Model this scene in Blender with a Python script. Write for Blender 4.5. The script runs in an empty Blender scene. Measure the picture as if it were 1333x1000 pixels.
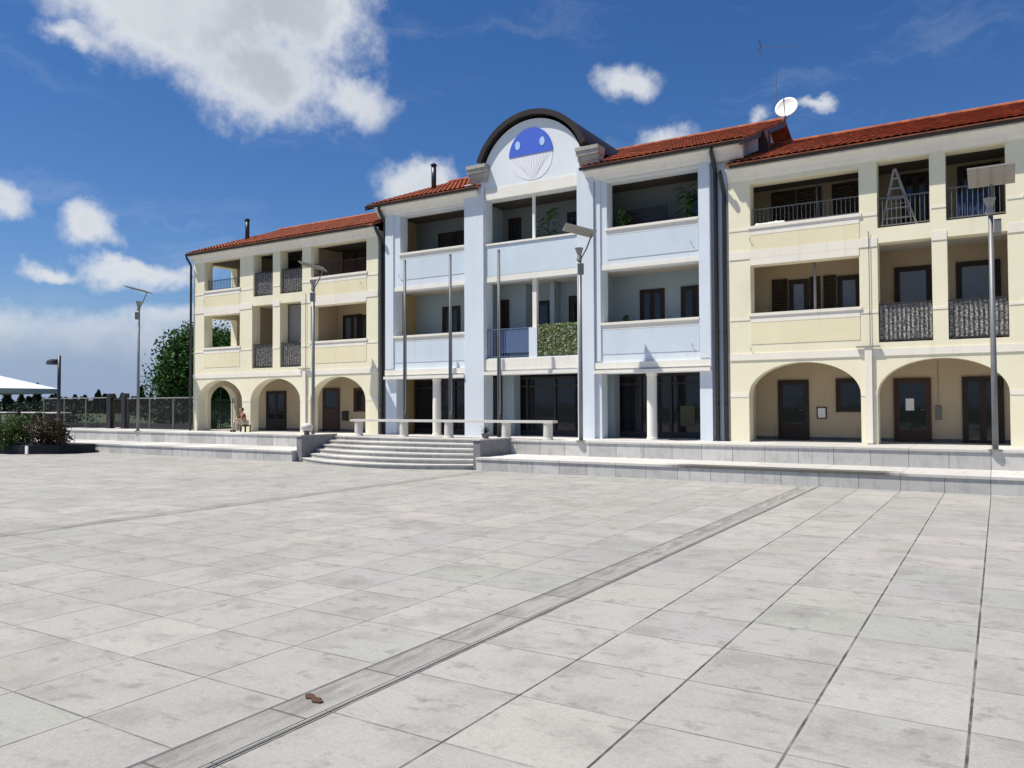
import bpy, math, random
from mathutils import Vector, Matrix, noise
random.seed(7)
C = bpy.context.scene.collection
sc = bpy.context.scene
PI = math.pi
T = 0.96                     # terrace level

# ------------------------------------------------------------------ nodes
class NT:
    def __init__(s, tree): s.t = tree; s.n = tree.nodes; s.l = tree.links
    def new(s, typ, **kw):
        nd = s.n.new(typ)
        for k, v in kw.items(): setattr(nd, k, v)
        return nd
    def put(s, sock, v):
        if hasattr(v, 'is_output'): s.l.new(v, sock)
        elif v is not None: sock.default_value = v
    def m(s, op, a, b=None, c=None, clamp=False):
        nd = s.new('ShaderNodeMath', operation=op); nd.use_clamp = clamp
        for i, v in enumerate((a, b, c)):
            if v is not None: s.put(nd.inputs[i], v)
        return nd.outputs[0]
    def ss(s, v, lo, hi, a=0.0, b=1.0):
        nd = s.new('ShaderNodeMapRange', interpolation_type='SMOOTHSTEP')
        for i, x in enumerate((v, lo, hi, a, b)): s.put(nd.inputs[i], x)
        return nd.outputs[0]
    def noise(s, vec, scale, detail=4.0, rough=.55, out=0):
        nd = s.new('ShaderNodeTexNoise'); s.put(nd.inputs['Vector'], vec)
        nd.inputs['Scale'].default_value = scale; nd.inputs['Detail'].default_value = detail
        nd.inputs['Roughness'].default_value = rough
        return nd.outputs[out]
    def mix(s, f, a, b, blend='MIX'):
        nd = s.new('ShaderNodeMix', data_type='RGBA', blend_type=blend)
        s.put(nd.inputs[0], f)
        for i, v in ((6, a), (7, b)):
            if isinstance(v, (tuple, list)) and len(v) == 3: v = (*v, 1)
            s.put(nd.inputs[i], v)
        return nd.outputs[2]
    def comb(s, x, y, z):
        nd = s.new('ShaderNodeCombineXYZ')
        for i, v in enumerate((x, y, z)): s.put(nd.inputs[i], v)
        return nd.outputs[0]

def base_mat(name):
    m = bpy.data.materials.new(name); m.use_nodes = True
    N = NT(m.node_tree); b = m.node_tree.nodes['Principled BSDF']
    return m, N, b

def mat(name, col, rough=.8, var=.12, scale=1.2, fine=.06, fscale=30., metal=0., bump=0., tint=None, spec=.3):
    m, N, b = base_mat(name)
    pos = N.new('ShaderNodeNewGeometry').outputs['Position']
    n1 = N.noise(pos, scale, 5); n2 = N.noise(pos, fscale, 3)
    k = N.m('ADD', N.m('MULTIPLY', N.m('SUBTRACT', n1, .5), var*2), 1.0)
    k = N.m('ADD', k, N.m('MULTIPLY', N.m('SUBTRACT', n2, .5), fine*2))
    c = N.mix(1.0, col, N.comb(k, k, k), 'MULTIPLY')
    if tint: c = N.mix(N.ss(N.noise(pos, scale*.6, 4), .45, .75), c, tint)
    N.put(b.inputs['Base Color'], c)
    b.inputs['Roughness'].default_value = rough; b.inputs['Metallic'].default_value = metal
    b.inputs['Specular IOR Level'].default_value = spec
    if bump:
        bp = N.new('ShaderNodeBump'); bp.inputs['Strength'].default_value = bump; bp.inputs['Distance'].default_value = .01
        N.put(bp.inputs['Height'], n2); N.put(b.inputs['Normal'], bp.outputs[0])
    return m

def plaster(name, col, streak=.075):
    """painted render: faint blotches, rain streaks that run down the wall, fine grain"""
    m, N, b = base_mat(name)
    pos = N.new('ShaderNodeNewGeometry').outputs['Position']
    sp = N.new('ShaderNodeSeparateXYZ'); N.put(sp.inputs[0], pos)
    v = N.comb(N.m('MULTIPLY', sp.outputs[0], 2.6), N.m('MULTIPLY', sp.outputs[1], 2.6), N.m('MULTIPLY', sp.outputs[2], .22))
    st = N.ss(N.noise(v, 1.3, 6, .6), .5, .78)
    bl = N.noise(pos, .7, 5); gr = N.noise(pos, 55, 3)
    k = N.m('ADD', 1.0, N.m('MULTIPLY', N.m('SUBTRACT', bl, .5), .20))
    k = N.m('SUBTRACT', k, N.m('MULTIPLY', st, streak))
    k = N.m('ADD', k, N.m('MULTIPLY', N.m('SUBTRACT', gr, .5), .10))
    N.put(b.inputs['Base Color'], N.mix(1.0, col, N.comb(k, k, N.m('MULTIPLY', k, .99)), 'MULTIPLY'))
    b.inputs['Roughness'].default_value = .9; b.inputs['Specular IOR Level'].default_value = .2
    bp = N.new('ShaderNodeBump'); bp.inputs['Strength'].default_value = .25; bp.inputs['Distance'].default_value = .006
    N.put(bp.inputs['Height'], gr); N.put(b.inputs['Normal'], bp.outputs[0])
    return m

def leafmat(name, c1, c2, c3=None):
    m, N, b = base_mat(name)
    g = N.new('ShaderNodeNewGeometry')
    r = g.outputs['Random Per Island']
    c = N.mix(r, c1, c2)
    if c3: c = N.mix(N.ss(r, .72, .8), c, c3)
    c = N.mix(N.m('MULTIPLY', N.noise(g.outputs['Position'], 1.1, 3), .5), c, (c1[0]*.5, c1[1]*.5, c1[2]*.5))
    N.put(b.inputs['Base Color'], c); b.inputs['Roughness'].default_value = .6
    b.inputs['Specular IOR Level'].default_value = .25
    tr = N.new('ShaderNodeBsdfTranslucent'); N.put(tr.inputs[0], c)
    mx = N.new('ShaderNodeMixShader'); mx.inputs[0].default_value = .25
    N.l.new(b.outputs[0], mx.inputs[1]); N.l.new(tr.outputs[0], mx.inputs[2])
    N.l.new(mx.outputs[0], m.node_tree.nodes['Material Output'].inputs[0])
    return m

def glassmat(name, col, rough=.04):
    m, N, b = base_mat(name)
    b.inputs['Base Color'].default_value = (*col, 1); b.inputs['Roughness'].default_value = rough
    b.inputs['Specular IOR Level'].default_value = .5
    pos = N.new('ShaderNodeNewGeometry').outputs['Position']
    bp = N.new('ShaderNodeBump'); bp.inputs['Strength'].default_value = .12; bp.inputs['Distance'].default_value = .02
    N.put(bp.inputs['Height'], N.noise(pos, 1.6, 2)); N.put(b.inputs['Normal'], bp.outputs[0])
    return m

M = {}
M['cream'] = plaster('cream_plaster', (.81, .755, .565))
M['creamband'] = plaster('pale_band_plaster', (.82, .77, .67), .12)
M['creampanel'] = plaster('yellow_panel_plaster', (.78, .705, .485))
M['blue'] = plaster('pale_blue_plaster', (.66, .71, .765), .08)
M['bluepanel'] = plaster('blue_panel_plaster', (.58, .655, .725), .08)
M['blueband'] = plaster('white_band_plaster', (.80, .765, .69), .12)
M['gable'] = plaster('gable_plaster', (.73, .76, .79), .05)
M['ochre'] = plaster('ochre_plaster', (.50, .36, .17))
M['soffit'] = plaster('soffit_plaster', (.74, .71, .66), .14)
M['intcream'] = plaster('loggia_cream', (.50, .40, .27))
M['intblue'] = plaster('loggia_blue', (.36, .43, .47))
M['ceil'] = plaster('ceiling_plaster', (.62, .58, .52))
M['topceil'] = mat('dark_top_ceiling', (.10, .085, .07), .8, .2, 3)  # darker brown than the ceilings of the lower floors
M['topcream'] = plaster('shaded_cream', (.33, .27, .19)); M['topblue'] = plaster('shaded_blue', (.20, .225, .235))  # loggia plasters darkened: the top floor's eave shade painted in
M['tile'] = None
M['dark'] = mat('dark_brown_metal', (.022, .018, .018), .45, .2, 2, spec=.4)
M['navy'] = mat('dark_pipe_paint', (.022, .024, .034), .4, .15, 2, spec=.5)
M['wood'] = mat('dark_brown_wood', (.030, .018, .012), .55, .25, 3)
M['brown'] = mat('brown_wood', (.06, .028, .018), .55, .25, 3)
M['rail'] = mat('railing_iron', (.045, .042, .042), .5, .2, 4, metal=.2)
M['raillight'] = mat('railing_grey_iron', (.16, .15, .14), .5, .2, 4, metal=.2)
M['railblue'] = mat('railing_blue_paint', (.11, .16, .26), .5, .2, 4)
M['glass'] = glassmat('window_glass', (.014, .016, .02))
M['glasspale'] = glassmat('window_glass_pale', (.10, .12, .15), .08)  # paler blue-grey base colour than the other window glass
M['white'] = mat('white_paint', (.80, .79, .76), .6, .08, 2)
M['reflpane'] = mat('blue_reflection_pane', (.20, .24, .31), .8, .2, 5)  # bluish reflection put into the pane colour
M['galv'] = mat('galvanised_steel', (.20, .205, .21), .5, .18, 3, metal=.4)
M['pole'] = mat('grey_pole_steel', (.20, .20, .20), .45, .2, 3, metal=.4)
M['flag'] = mat('flagpole_grey', (.085, .09, .10), .45, .2, 3, metal=.3)
M['panelgrey'] = mat('lamp_panel_grey', (.30, .285, .265), .6, .12, 4)
M['stone'] = mat('pale_stone', (.56, .54, .50), .8, .25, 1.5, .1, 25, bump=.2)
M['concrete'] = mat('aged_concrete', (.40, .385, .35), .85, .35, 2.5, .12, 25, bump=.2, tint=(.22, .21, .19))
M['greystone'] = mat('dark_stone', (.12, .12, .12), .8, .3, 2)
M['emblem'] = mat('emblem_blue', (.065, .14, .60), .5, .05, 3)
M['copper'] = mat('barrel_roof_metal', (.030, .022, .022), .5, .3, 1.4, spec=.3)
M['bluetarp'] = mat('blue_tarpaulin', (.014, .036, .10), .8, .35, 3)
M['alu'] = mat('aluminium', (.33, .33, .32), .5, .1, 3, metal=.4)
M['skin'] = mat('skin', (.42, .24, .17), .6, .08, 6)
M['hair'] = mat('dark_hair', (.018, .010, .008), .6, .2, 9)
M['shirt'] = mat('maroon_shirt', (.17, .06, .05), .85, .2, 9)
M['trous'] = mat('beige_trousers', (.42, .37, .31), .85, .15, 9)
M['shoe'] = mat('dark_shoes', (.02, .02, .022), .6, .1, 9)
M['bark'] = mat('bark', (.075, .055, .04), .9, .3, 5)
M['soil'] = mat('dark_planter', (.020, .021, .027), .8, .3, 2)
M['fabric'] = mat('white_canopy', (.62, .66, .70), .8, .05, 2)
M['grass'] = mat('field_grass', (.045, .075, .030), .95, .4, .03, .2, .6, tint=(.08, .09, .04))
M['rust'] = mat('rusty_brown', (.085, .045, .033), .85, .4, 14)
M['leaf'] = leafmat('tree_leaves', (.024, .070, .012), (.055, .14, .022))
M['leafdark'] = leafmat('dark_leaves', (.014, .030, .018), (.028, .055, .030))
M['leafgreen'] = leafmat('shrub_leaves', (.045, .075, .018), (.11, .16, .04))
M['leafred'] = leafmat('red_shrub_leaves', (.050, .030, .020), (.11, .065, .040), (.07, .09, .035))
M['leafpot'] = leafmat('pot_plant_leaves', (.04, .09, .025), (.12, .20, .05))
M['leafvar'] = leafmat('variegated_leaves', (.10, .16, .05), (.26, .32, .13), (.56, .54, .38))

def tile_mat():
    m, N, b = base_mat('terracotta_tiles')
    pos = N.new('ShaderNodeNewGeometry').outputs['Position']
    sp = N.new('ShaderNodeSeparateXYZ'); N.put(sp.inputs[0], pos)
    idv = N.comb(N.m('FLOOR', N.m('DIVIDE', sp.outputs[0], .24)), N.m('FLOOR', N.m('DIVIDE', sp.outputs[1], .36)), 0.0)
    wn = N.new('ShaderNodeTexWhiteNoise', noise_dimensions='2D'); N.put(wn.inputs['Vector'], idv)
    c = N.mix(wn.outputs['Value'], (.22, .056, .022), (.40, .115, .045))
    c = N.mix(N.ss(N.noise(pos, 1.1, 6), .5, .8, 0, .55), c, (.12, .05, .04))
    N.put(b.inputs['Base Color'], c); b.inputs['Roughness'].default_value = .85
    return m
M['tile'] = tile_mat()

def screen_mat():
    m, N, b = base_mat('woven_screen')
    pos = N.new('ShaderNodeNewGeometry').outputs['Position']
    sp = N.new('ShaderNodeSeparateXYZ'); N.put(sp.inputs[0], pos)
    v = N.comb(N.m('MULTIPLY', sp.outputs[0], 1.15), sp.outputs[1], sp.outputs[2])
    n = N.noise(v, 15, 4, .75)
    c = N.mix(N.ss(n, .42, .62), (.07, .065, .06), (.50, .47, .43))
    N.put(b.inputs['Base Color'], c); b.inputs['Roughness'].default_value = .85
    return m
M['screen'] = screen_mat()

def paving_mat():
    m, N, b = base_mat('paving_slabs')
    pos = N.new('ShaderNodeNewGeometry').outputs['Position']
    sp = N.new('ShaderNodeSeparateXYZ'); N.put(sp.inputs[0], pos)
    X, Y = sp.outputs[0], sp.outputs[1]
    left = N.m('LESS_THAN', X, -4.4)
    uR = N.m('DIVIDE', N.m('ADD', X, .21), .977); uL = N.m('DIVIDE', N.m('ADD', X, 4.57), .985)
    u = N.m('ADD', N.m('MULTIPLY', uL, left), N.m('MULTIPLY', uR, N.m('SUBTRACT', 1.0, left)))
    v = N.m('DIVIDE', N.m('SUBTRACT', Y, 4.21), .975)
    def dist(t):  # metres to the nearest joint
        f = N.m('FRACT', t); return N.m('MULTIPLY', N.m('SUBTRACT', .5, N.m('ABSOLUTE', N.m('SUBTRACT', f, .5))), .98)
    wob = N.m('MULTIPLY', N.m('SUBTRACT', N.noise(pos, 7, 3), .5), .008)
    du = N.m('ADD', dist(u), wob); dv = N.m('ADD', dist(v), wob)
    idv = N.comb(N.m('FLOOR', u), N.m('FLOOR', v), 0.0)
    wn = N.new('ShaderNodeTexWhiteNoise', noise_dimensions='2D'); N.put(wn.inputs['Vector'], idv)
    rnd = wn.outputs['Value']; rc = wn.outputs['Color']
    # slab colour
    c = N.mix(rnd, (.315, .306, .286), (.365, .355, .331))
    c = N.mix(.012, c, rc)
    off = N.new('ShaderNodeVectorMath', operation='MULTIPLY_ADD'); N.put(off.inputs[0], rc); off.inputs[1].default_value = (40, 40, 40); N.put(off.inputs[2], pos)
    po = off.outputs[0]                                      # every slab gets its own blotches
    big = N.noise(po, 1.5, 6, .62); spots = N.noise(po, 4.2, 5, .6); grain = N.noise(pos, 130, 3, .7); mid = N.noise(pos, 22, 5, .7); speck = N.noise(pos, 58, 4, .7)
    c = N.mix(N.ss(big, .44, .74, 0, .52), c, (.18, .174, .16))
    c = N.mix(N.ss(spots, .57, .74, 0, .5), c, (.115, .112, .105))
    c = N.mix(N.ss(N.noise(po, 2.2, 4), .58, .76, 0, .3), c, (.30, .262, .23))
    stv = N.comb(N.m('MULTIPLY', X, .8), N.m('MULTIPLY', Y, 2.2), 0.0)
    c = N.mix(N.ss(N.noise(stv, 2.6, 6, .7), .54, .70, 0, .5), c, (.16, .155, .145))
    c = N.mix(N.ss(N.noise(pos, .22, 4), .45, .7, 0, .25), c, (.215, .21, .195))
    c = N.mix(N.ss(N.noise(pos, .55, 6, .65), .55, .75, 0, .35), c, (.195, .188, .175))
    k = N.m('ADD', 1.0, N.m('ADD', N.m('MULTIPLY', N.m('SUBTRACT', grain, .5), .5), N.m('MULTIPLY', N.m('SUBTRACT', mid, .5), .46)))
    k = N.m('ADD', k, N.m('MULTIPLY', N.m('SUBTRACT', speck, .5), .55))
    k = N.m('SUBTRACT', k, N.ss(N.noise(pos, 34, 2, .5), .66, .74, 0, .28))          # pits and gum spots
    c = N.mix(1.0, c, N.comb(k, k, k), 'MULTIPLY')
    # pale worn rim beside the joints, then dirt in the joints
    rim = N.m('MULTIPLY', N.ss(du, .010, .05, 1, 0), .22)
    c = N.mix(rim, c, (.37, .36, .34))
    wR = N.m('SUBTRACT', .0125, N.m('MULTIPLY', left, .0015))
    jm = N.ss(N.noise(pos, 2.4, 4, .65), .3, .6, .45, 1)
    ju = N.m('MULTIPLY', N.ss(du, N.m('MULTIPLY', wR, .55), wR, 1, 0), N.m('SUBTRACT', 1.0, N.m('MULTIPLY', left, .25)))
    jv = N.m('MULTIPLY', N.ss(dv, .004, .010, 1, 0), N.ss(N.noise(N.comb(N.m('FLOOR', u), N.m('FLOOR', v), 3.3), .9, 1), .35, .6, .4, .85))
    j = N.m('MULTIPLY', N.m('MAXIMUM', ju, jv), jm)
    c = N.mix(j, c, (.055, .053, .05))
    N.put(b.inputs['Base Color'], c); b.inputs['Roughness'].default_value = .82; b.inputs['Specular IOR Level'].default_value = .3
    h = N.m('SUBTRACT', N.m('MULTIPLY', grain, .25), N.m('MULTIPLY', j, 2.0))
    bp = N.new('ShaderNodeBump'); bp.inputs['Strength'].default_value = .35; bp.inputs['Distance'].default_value = .006
    N.put(bp.inputs['Height'], h); N.put(b.inputs['Normal'], bp.outputs[0])
    return m
M['paving'] = paving_mat()

def block_mat(name, col, pitch, dark=.5):
    """stone facing cut into blocks along X with thin joints, run-off stains"""
    m, N, b = base_mat(name)
    pos = N.new('ShaderNodeNewGeometry').outputs['Position']
    sp = N.new('ShaderNodeSeparateXYZ'); N.put(sp.inputs[0], pos)
    u = N.m('DIVIDE', N.m('ADD', sp.outputs[0], .21), pitch)
    f = N.m('FRACT', u); d = N.m('MULTIPLY', N.m('SUBTRACT', .5, N.m('ABSOLUTE', N.m('SUBTRACT', f, .5))), pitch)
    wn = N.new('ShaderNodeTexWhiteNoise', noise_dimensions='1D'); N.put(wn.inputs['W'], N.m('FLOOR', u))
    c = N.mix(wn.outputs['Value'], tuple(x*.80 for x in col), tuple(x*1.1 for x in col))
    n = N.noise(pos, 3.5, 6, .65)
    c = N.mix(N.ss(n, .45, .75, 0, dark), c, tuple(x*.48 for x in col))
    vs = N.comb(N.m('MULTIPLY', sp.outputs[0], 5.), sp.outputs[1], N.m('MULTIPLY', sp.outputs[2], .5))
    c = N.mix(N.ss(N.noise(vs, 1.6, 5), .52, .75, 0, .4), c, tuple(x*.5 for x in col))
    k = N.m('ADD', 1.0, N.m('MULTIPLY', N.m('SUBTRACT', N.noise(pos, 60, 3), .5), .25)); c = N.mix(1.0, c, N.comb(k, k, k), 'MULTIPLY')
    if name == 'terrace_coping':          # dark water stain along the lip of the right-hand ledge
        xs = N.m('ADD', sp.outputs[0], N.m('MULTIPLY', N.m('SUBTRACT', n, .5), 1.5))
        stn = N.m('MULTIPLY', N.m('MULTIPLY', N.ss(xs, -8.8, -7.6), N.ss(xs, -1.9, -2.6)), N.m('MULTIPLY', N.m('LESS_THAN', sp.outputs[1], 22.75), N.m('LESS_THAN', sp.outputs[2], .5)))
        c = N.mix(N.m('MULTIPLY', stn, .9), c, (.06, .057, .05))
    c = N.mix(N.ss(d, .004, .010, .85, 0), c, (.06, .058, .055))
    N.put(b.inputs['Base Color'], c); b.inputs['Roughness'].default_value = .85
    return m
M['block'] = block_mat('terrace_blocks', (.52, .51, .485), .977)
M['step'] = block_mat('step_stone', (.43, .42, .39), 1.9, .6)
M['nosing'] = block_mat('terrace_coping', (.56, .545, .515), 1.954, .3)
M['channel'] = None
def channel_mat():
    m, N, b = base_mat('drain_stone')
    pos = N.new('ShaderNodeNewGeometry').outputs['Position']
    sp = N.new('ShaderNodeSeparateXYZ'); N.put(sp.inputs[0], pos)
    v = N.m('DIVIDE', N.m('SUBTRACT', sp.outputs[1], 4.02), 1.01)
    d = N.m('SUBTRACT', .5, N.m('ABSOLUTE', N.m('SUBTRACT', N.m('FRACT', v), .5)))
    wn = N.new('ShaderNodeTexWhiteNoise', noise_dimensions='1D'); N.put(wn.inputs['W'], N.m('FLOOR', v))
    c = N.mix(wn.outputs['Value'], (.265, .256, .236), (.315, .304, .28))
    st = N.comb(N.m('MULTIPLY', sp.outputs[0], 4.5), sp.outputs[1], 0.0)

    c = N.mix(N.m('MULTIPLY', N.ss(N.noise(st, 1.5, 6, .65), .38, .62, 0, .62), N.ss(sp.outputs[0], -4.22, -4.34, .15, 1)), c, (.13, .126, .117))
    c = N.mix(N.ss(N.noise(st, 1.1, 3), .62, .72, 0, .3), c, (.26, .225, .175))
    k = N.m('ADD', 1.0, N.m('MULTIPLY', N.m('SUBTRACT', N.noise(pos, 50, 5, .75), .5), .9)); c = N.mix(1.0, c, N.comb(k, k, k), 'MULTIPLY')
    c = N.mix(N.ss(d, .006, .016, .8, 0), c, (.07, .065, .06))
    N.put(b.inputs['Base Color'], c); b.inputs['Roughness'].default_value = .85
    return m
M['channel'] = channel_mat()

# ------------------------------------------------------------------ mesh builder
class MB:
    def __init__(s): s.v = []; s.f = []
    def face(s, pts):
        i = len(s.v); s.v += [tuple(p) for p in pts]; s.f.append(tuple(range(i, i+len(pts))))
    def hexa(s, p):      # p[0..3] bottom ring, p[4..7] top ring
        i = len(s.v); s.v += [tuple(q) for q in p]
        for f in ((3,2,1,0),(4,5,6,7),(0,1,5,4),(1,2,6,5),(2,3,7,6),(3,0,4,7)): s.f.append(tuple(i+k for k in f))
        return s
    def box(s, x0, x1, y0, y1, z0, z1):
        s.hexa([(x0,y0,z0),(x1,y0,z0),(x1,y1,z0),(x0,y1,z0),(x0,y0,z1),(x1,y0,z1),(x1,y1,z1),(x0,y1,z1)]); return s
    def tube(s, pts, r, n=8, cap=True):
        pts = [Vector(p) for p in pts]; rs = r if isinstance(r, (list, tuple)) else [r]*len(pts)
        base = len(s.v); up0 = None
        for k, p in enumerate(pts):
            d = (pts[min(k+1, len(pts)-1)] - pts[max(k-1, 0)]).normalized()
            a = Vector((0,0,1)) if abs(d.z) < .9 else Vector((1,0,0))
            e1 = d.cross(a).normalized(); e2 = d.cross(e1).normalized()
            for j in range(n):
                t = 2*PI*j/n; s.v.append(tuple(p + (e1*math.cos(t)+e2*math.sin(t))*rs[k]))
        for k in range(len(pts)-1):
            for j in range(n):
                a = base+k*n+j; b2 = base+k*n+(j+1) % n
                s.f.append((a, b2, b2+n, a+n))
        if cap:
            s.f.append(tuple(base+j for j in range(n))[::-1]); s.f.append(tuple(base+(len(pts)-1)*n+j for j in range(n)))
        return s
    def prism(s, poly, fn, d0, d1):   # poly of (a,b); fn(a,b,d) -> xyz
        n = len(poly); i = len(s.v)
        s.v += [tuple(fn(a,b,d0)) for a,b in poly] + [tuple(fn(a,b,d1)) for a,b in poly]
        s.f.append(tuple(i+k for k in range(n))); s.f.append(tuple(i+n+k for k in range(n))[::-1])
        for k in range(n): s.f.append((i+k, i+n+k, i+n+(k+1) % n, i+(k+1) % n))
        return s
    def lathe(s, prof, c, n=20):
        i = len(s.v)
        for r, z in prof:
            for j in range(n): t = 2*PI*j/n; s.v.append((c[0]+r*math.cos(t), c[1]+r*math.sin(t), c[2]+z))
        for k in range(len(prof)-1):
            for j in range(n): a = i+k*n+j; b2 = i+k*n+(j+1) % n; s.f.append((a, b2, b2+n, a+n))
        s.f.append(tuple(i+j for j in range(n))[::-1]); s.f.append(tuple(i+(len(prof)-1)*n+j for j in range(n)))
        return s
    def leaves(s, c, rad, n, size, rng, shell=.35, squash=1., droop=0., clumps=0):
        cs = None
        if clumps:
            cs = []
            for _ in range(clumps):
                d = Vector((rng.gauss(0,1), rng.gauss(0,1), rng.gauss(0,1))).normalized()*(rng.random()**.45)
                cs.append(Vector((d.x*rad[0]*.78, d.y*rad[1]*.78, d.z*rad[2]*.78)))
        for k in range(n):
            d = Vector((rng.gauss(0,1), rng.gauss(0,1), rng.gauss(0,1))).normalized()*(shell+(1-shell)*rng.random()**.6)
            if cs:
                q = rng.choice(cs); f = .30
                p = Vector(c)+q+Vector((d.x*rad[0]*f, d.y*rad[1]*f, d.z*rad[2]*f))
            else: p = Vector(c)+Vector((d.x*rad[0], d.y*rad[1], d.z*rad[2]))
            nrm = Vector((rng.gauss(0,1), rng.gauss(0,1), rng.gauss(0,1)+.5)).normalized()
            a = nrm.orthogonal().normalized(); a.rotate(Matrix.Rotation(rng.random()*6.28, 3, nrm)); b2 = nrm.cross(a)
            L = size*(.6+.8*rng.random()); w = L*.5
            s.face([p-a*L, p-b2*w, p+a*L, p+b2*w])
        return s
    def build(s, name, m, parent=None, smooth=False):
        me = bpy.data.meshes.new(name); me.from_pydata(s.v, [], s.f); me.materials.append(m)
        if smooth:
            for p in me.polygons: p.use_smooth = True
        me.update()
        o = bpy.data.objects.new(name, me); C.objects.link(o)
        if parent is not None:
            o.parent = parent
            if parent.type == 'EMPTY': o.matrix_parent_inverse = Matrix.Translation(-Vector(parent.location))
        return o

def box(x0, x1, y0, y1, z0, z1): return MB().box(x0, x1, y0, y1, z0, z1)

def tag(o, label, cat, group=None, kind=None):
    if label: o['label'] = label
    if cat: o['category'] = cat
    if group: o['group'] = group
    if kind: o['kind'] = kind
    return o
def thing(name, label, cat, loc, group=None):
    o = bpy.data.objects.new(name, None); C.objects.link(o); o.location = loc; o.empty_display_size = .3
    return tag(o, label, cat, group)
def struct(o): o['kind'] = 'structure'; return o
def copy_tree(o, loc=None, parent=None, label=None):
    c = o.copy(); C.objects.link(c)
    if parent:
        c.parent = parent; c.matrix_parent_inverse = o.matrix_parent_inverse.copy()
    if loc is not None: c.location = loc
    if label: c['label'] = label
    for ch in list(o.children): copy_tree(ch, None, c)
    return c

# wall with openings. mp(u, w, z): u along the wall, w depth (0 outer .. th inner)
def wall(mb, mp, u0, u1, z0, z1, th, rects=(), arches=()):
    ed = {u0, u1}
    for a, b, *_ in rects: ed |= {a, b}
    for a, b, *_ in arches:
        for k in range(25): ed.add(round((a+b)/2-(b-a)/2*math.cos(PI*k/24), 5))
    ed = sorted(e for e in ed if u0 <= e <= u1)
    def arch_z(A, u):
        a, b, zb, zs, zc = A; t = (u-(a+b)/2)/((b-a)/2); return zs+(zc-zs)*math.sqrt(max(0, 1-t*t))
    for a, b in zip(ed, ed[1:]):
        mid = (a+b)/2; ops = []
        for r in rects:
            if r[0]-1e-6 < mid < r[1]+1e-6: ops.append((r[2], r[2], r[3], r[3]))
        for A in arches:
            if A[0] < mid < A[1]: ops.append((A[2], A[2], arch_z(A, a), arch_z(A, b)))
        ops.sort(); lo = (z0, z0)
        for (la, lb, ha, hb) in ops+[(z1, z1, z1, z1)]:
            if la-lo[0] > 1e-4 or lb-lo[1] > 1e-4:
                mb.face([mp(a,0,lo[0]), mp(b,0,lo[1]), mp(b,0,lb), mp(a,0,la)])
                mb.face([mp(b,th,lo[1]), mp(a,th,lo[0]), mp(a,th,la), mp(b,th,lb)])
                mb.face([mp(a,0,la), mp(b,0,lb), mp(b,th,lb), mp(a,th,la)])
                if lo[0] > z0+1e-4 or lo[1] > z0+1e-4: mb.face([mp(b,0,lo[1]), mp(a,0,lo[0]), mp(a,th,lo[0]), mp(b,th,lo[1])])
            lo = (ha, hb)
    for u in (u0, u1): mb.face([mp(u,0,z0), mp(u,th,z0), mp(u,th,z1), mp(u,0,z1)])
    for r in rects:
        for u in r[:2]:
            if u0 < u < u1: mb.face([mp(u,0,r[2]), mp(u,th,r[2]), mp(u,th,r[3]), mp(u,0,r[3])])
    for A in arches:
        for u in A[:2]: mb.face([mp(u,0,A[2]), mp(u,th,A[2]), mp(u,th,A[3]), mp(u,0,A[3])])
    return mb

def segs(x0, x1, z0, z1, rects, arches=()):
    """free stretches of a band at z0..z1 between openings"""
    cut = [(r[0], r[1]) for r in rects if r[2] < z1-1e-3 and r[3] > z0+1e-3]
    for a, b, zb, zs, zc in arches:
        if zc > z0: cut.append((a, b))
    cut.sort(); out = []; x = x0
    for a, b in cut:
        if a > x: out.append((x, a))
        x = max(x, b)
    if x < x1: out.append((x, x1))
    return out

YF, YI, YB, YR = 26.4, 26.9, 28.4, 38.0     # facade front / inner, loggia back wall, rear wall
def fmap(u, w, z): return (u, YF+w, z)

def tiles(parent, x0, x1, ya, za, yb, zb, name='roof'):
    """barrel tiles laid as waves across the slope, with a step at each course"""
    L = math.hypot(yb-ya, zb-za); nr = int(L/.38); pitch = .24; ncol = max(2, int((x1-x0)/pitch)); sub = 6
    ny = -(zb-za)/L; nz = abs(yb-ya)/L
    if yb < ya: ny = (za-zb)/L*-1 if False else (zb-za)/L
    mb = MB(); nx = ncol*sub+1
    rows = []
    for r in range(nr):
        rows += [(r/nr, .03), ((r+1)/nr-1e-4, .0)]
    for t, off in rows:
        for i in range(nx):
            x = x0+(x1-x0)*i/(nx-1); w = .024*abs(math.sin(PI*i/sub))+off+.006*noise.noise((x*3, t*40, 1.7))
            mb.v.append((x, ya+(yb-ya)*t+ny*w, za+(zb-za)*t+nz*w))
    for r in range(len(rows)-1):
        for i in range(nx-1):
            a = r*nx+i; mb.f.append((a, a+1, a+1+nx, a+nx))
    # deck under the tiles
    th = .10
    mb.hexa([(x0,ya,za-th),(x1,ya,za-th),(x1,yb,zb-th),(x0,yb,zb-th),(x0,ya,za-.004),(x1,ya,za-.004),(x1,yb,zb-.004),(x0,yb,zb-.004)])
    return mb.build(name, M['tile'], parent)

def railing(parent, x0, x1, z0, z1, y, m, step=.115, name='railing', label=None):
    mb = MB(); mb.box(x0, x1, y-.02, y+.02, z1-.035, z1); mb.box(x0, x1, y-.015, y+.015, z0+.05, z0+.08)
    n = int((x1-x0)/step)
    for k in range(n+1):
        x = x0+.012+(x1-x0-.024)*k/n; mb.box(x-.009, x+.009, y-.009, y+.009, z0 if k in (0, n) else z0+.08, z1-.035)
    o = mb.build(name, m, parent)
    if label: o['label'] = label
    return o

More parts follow.
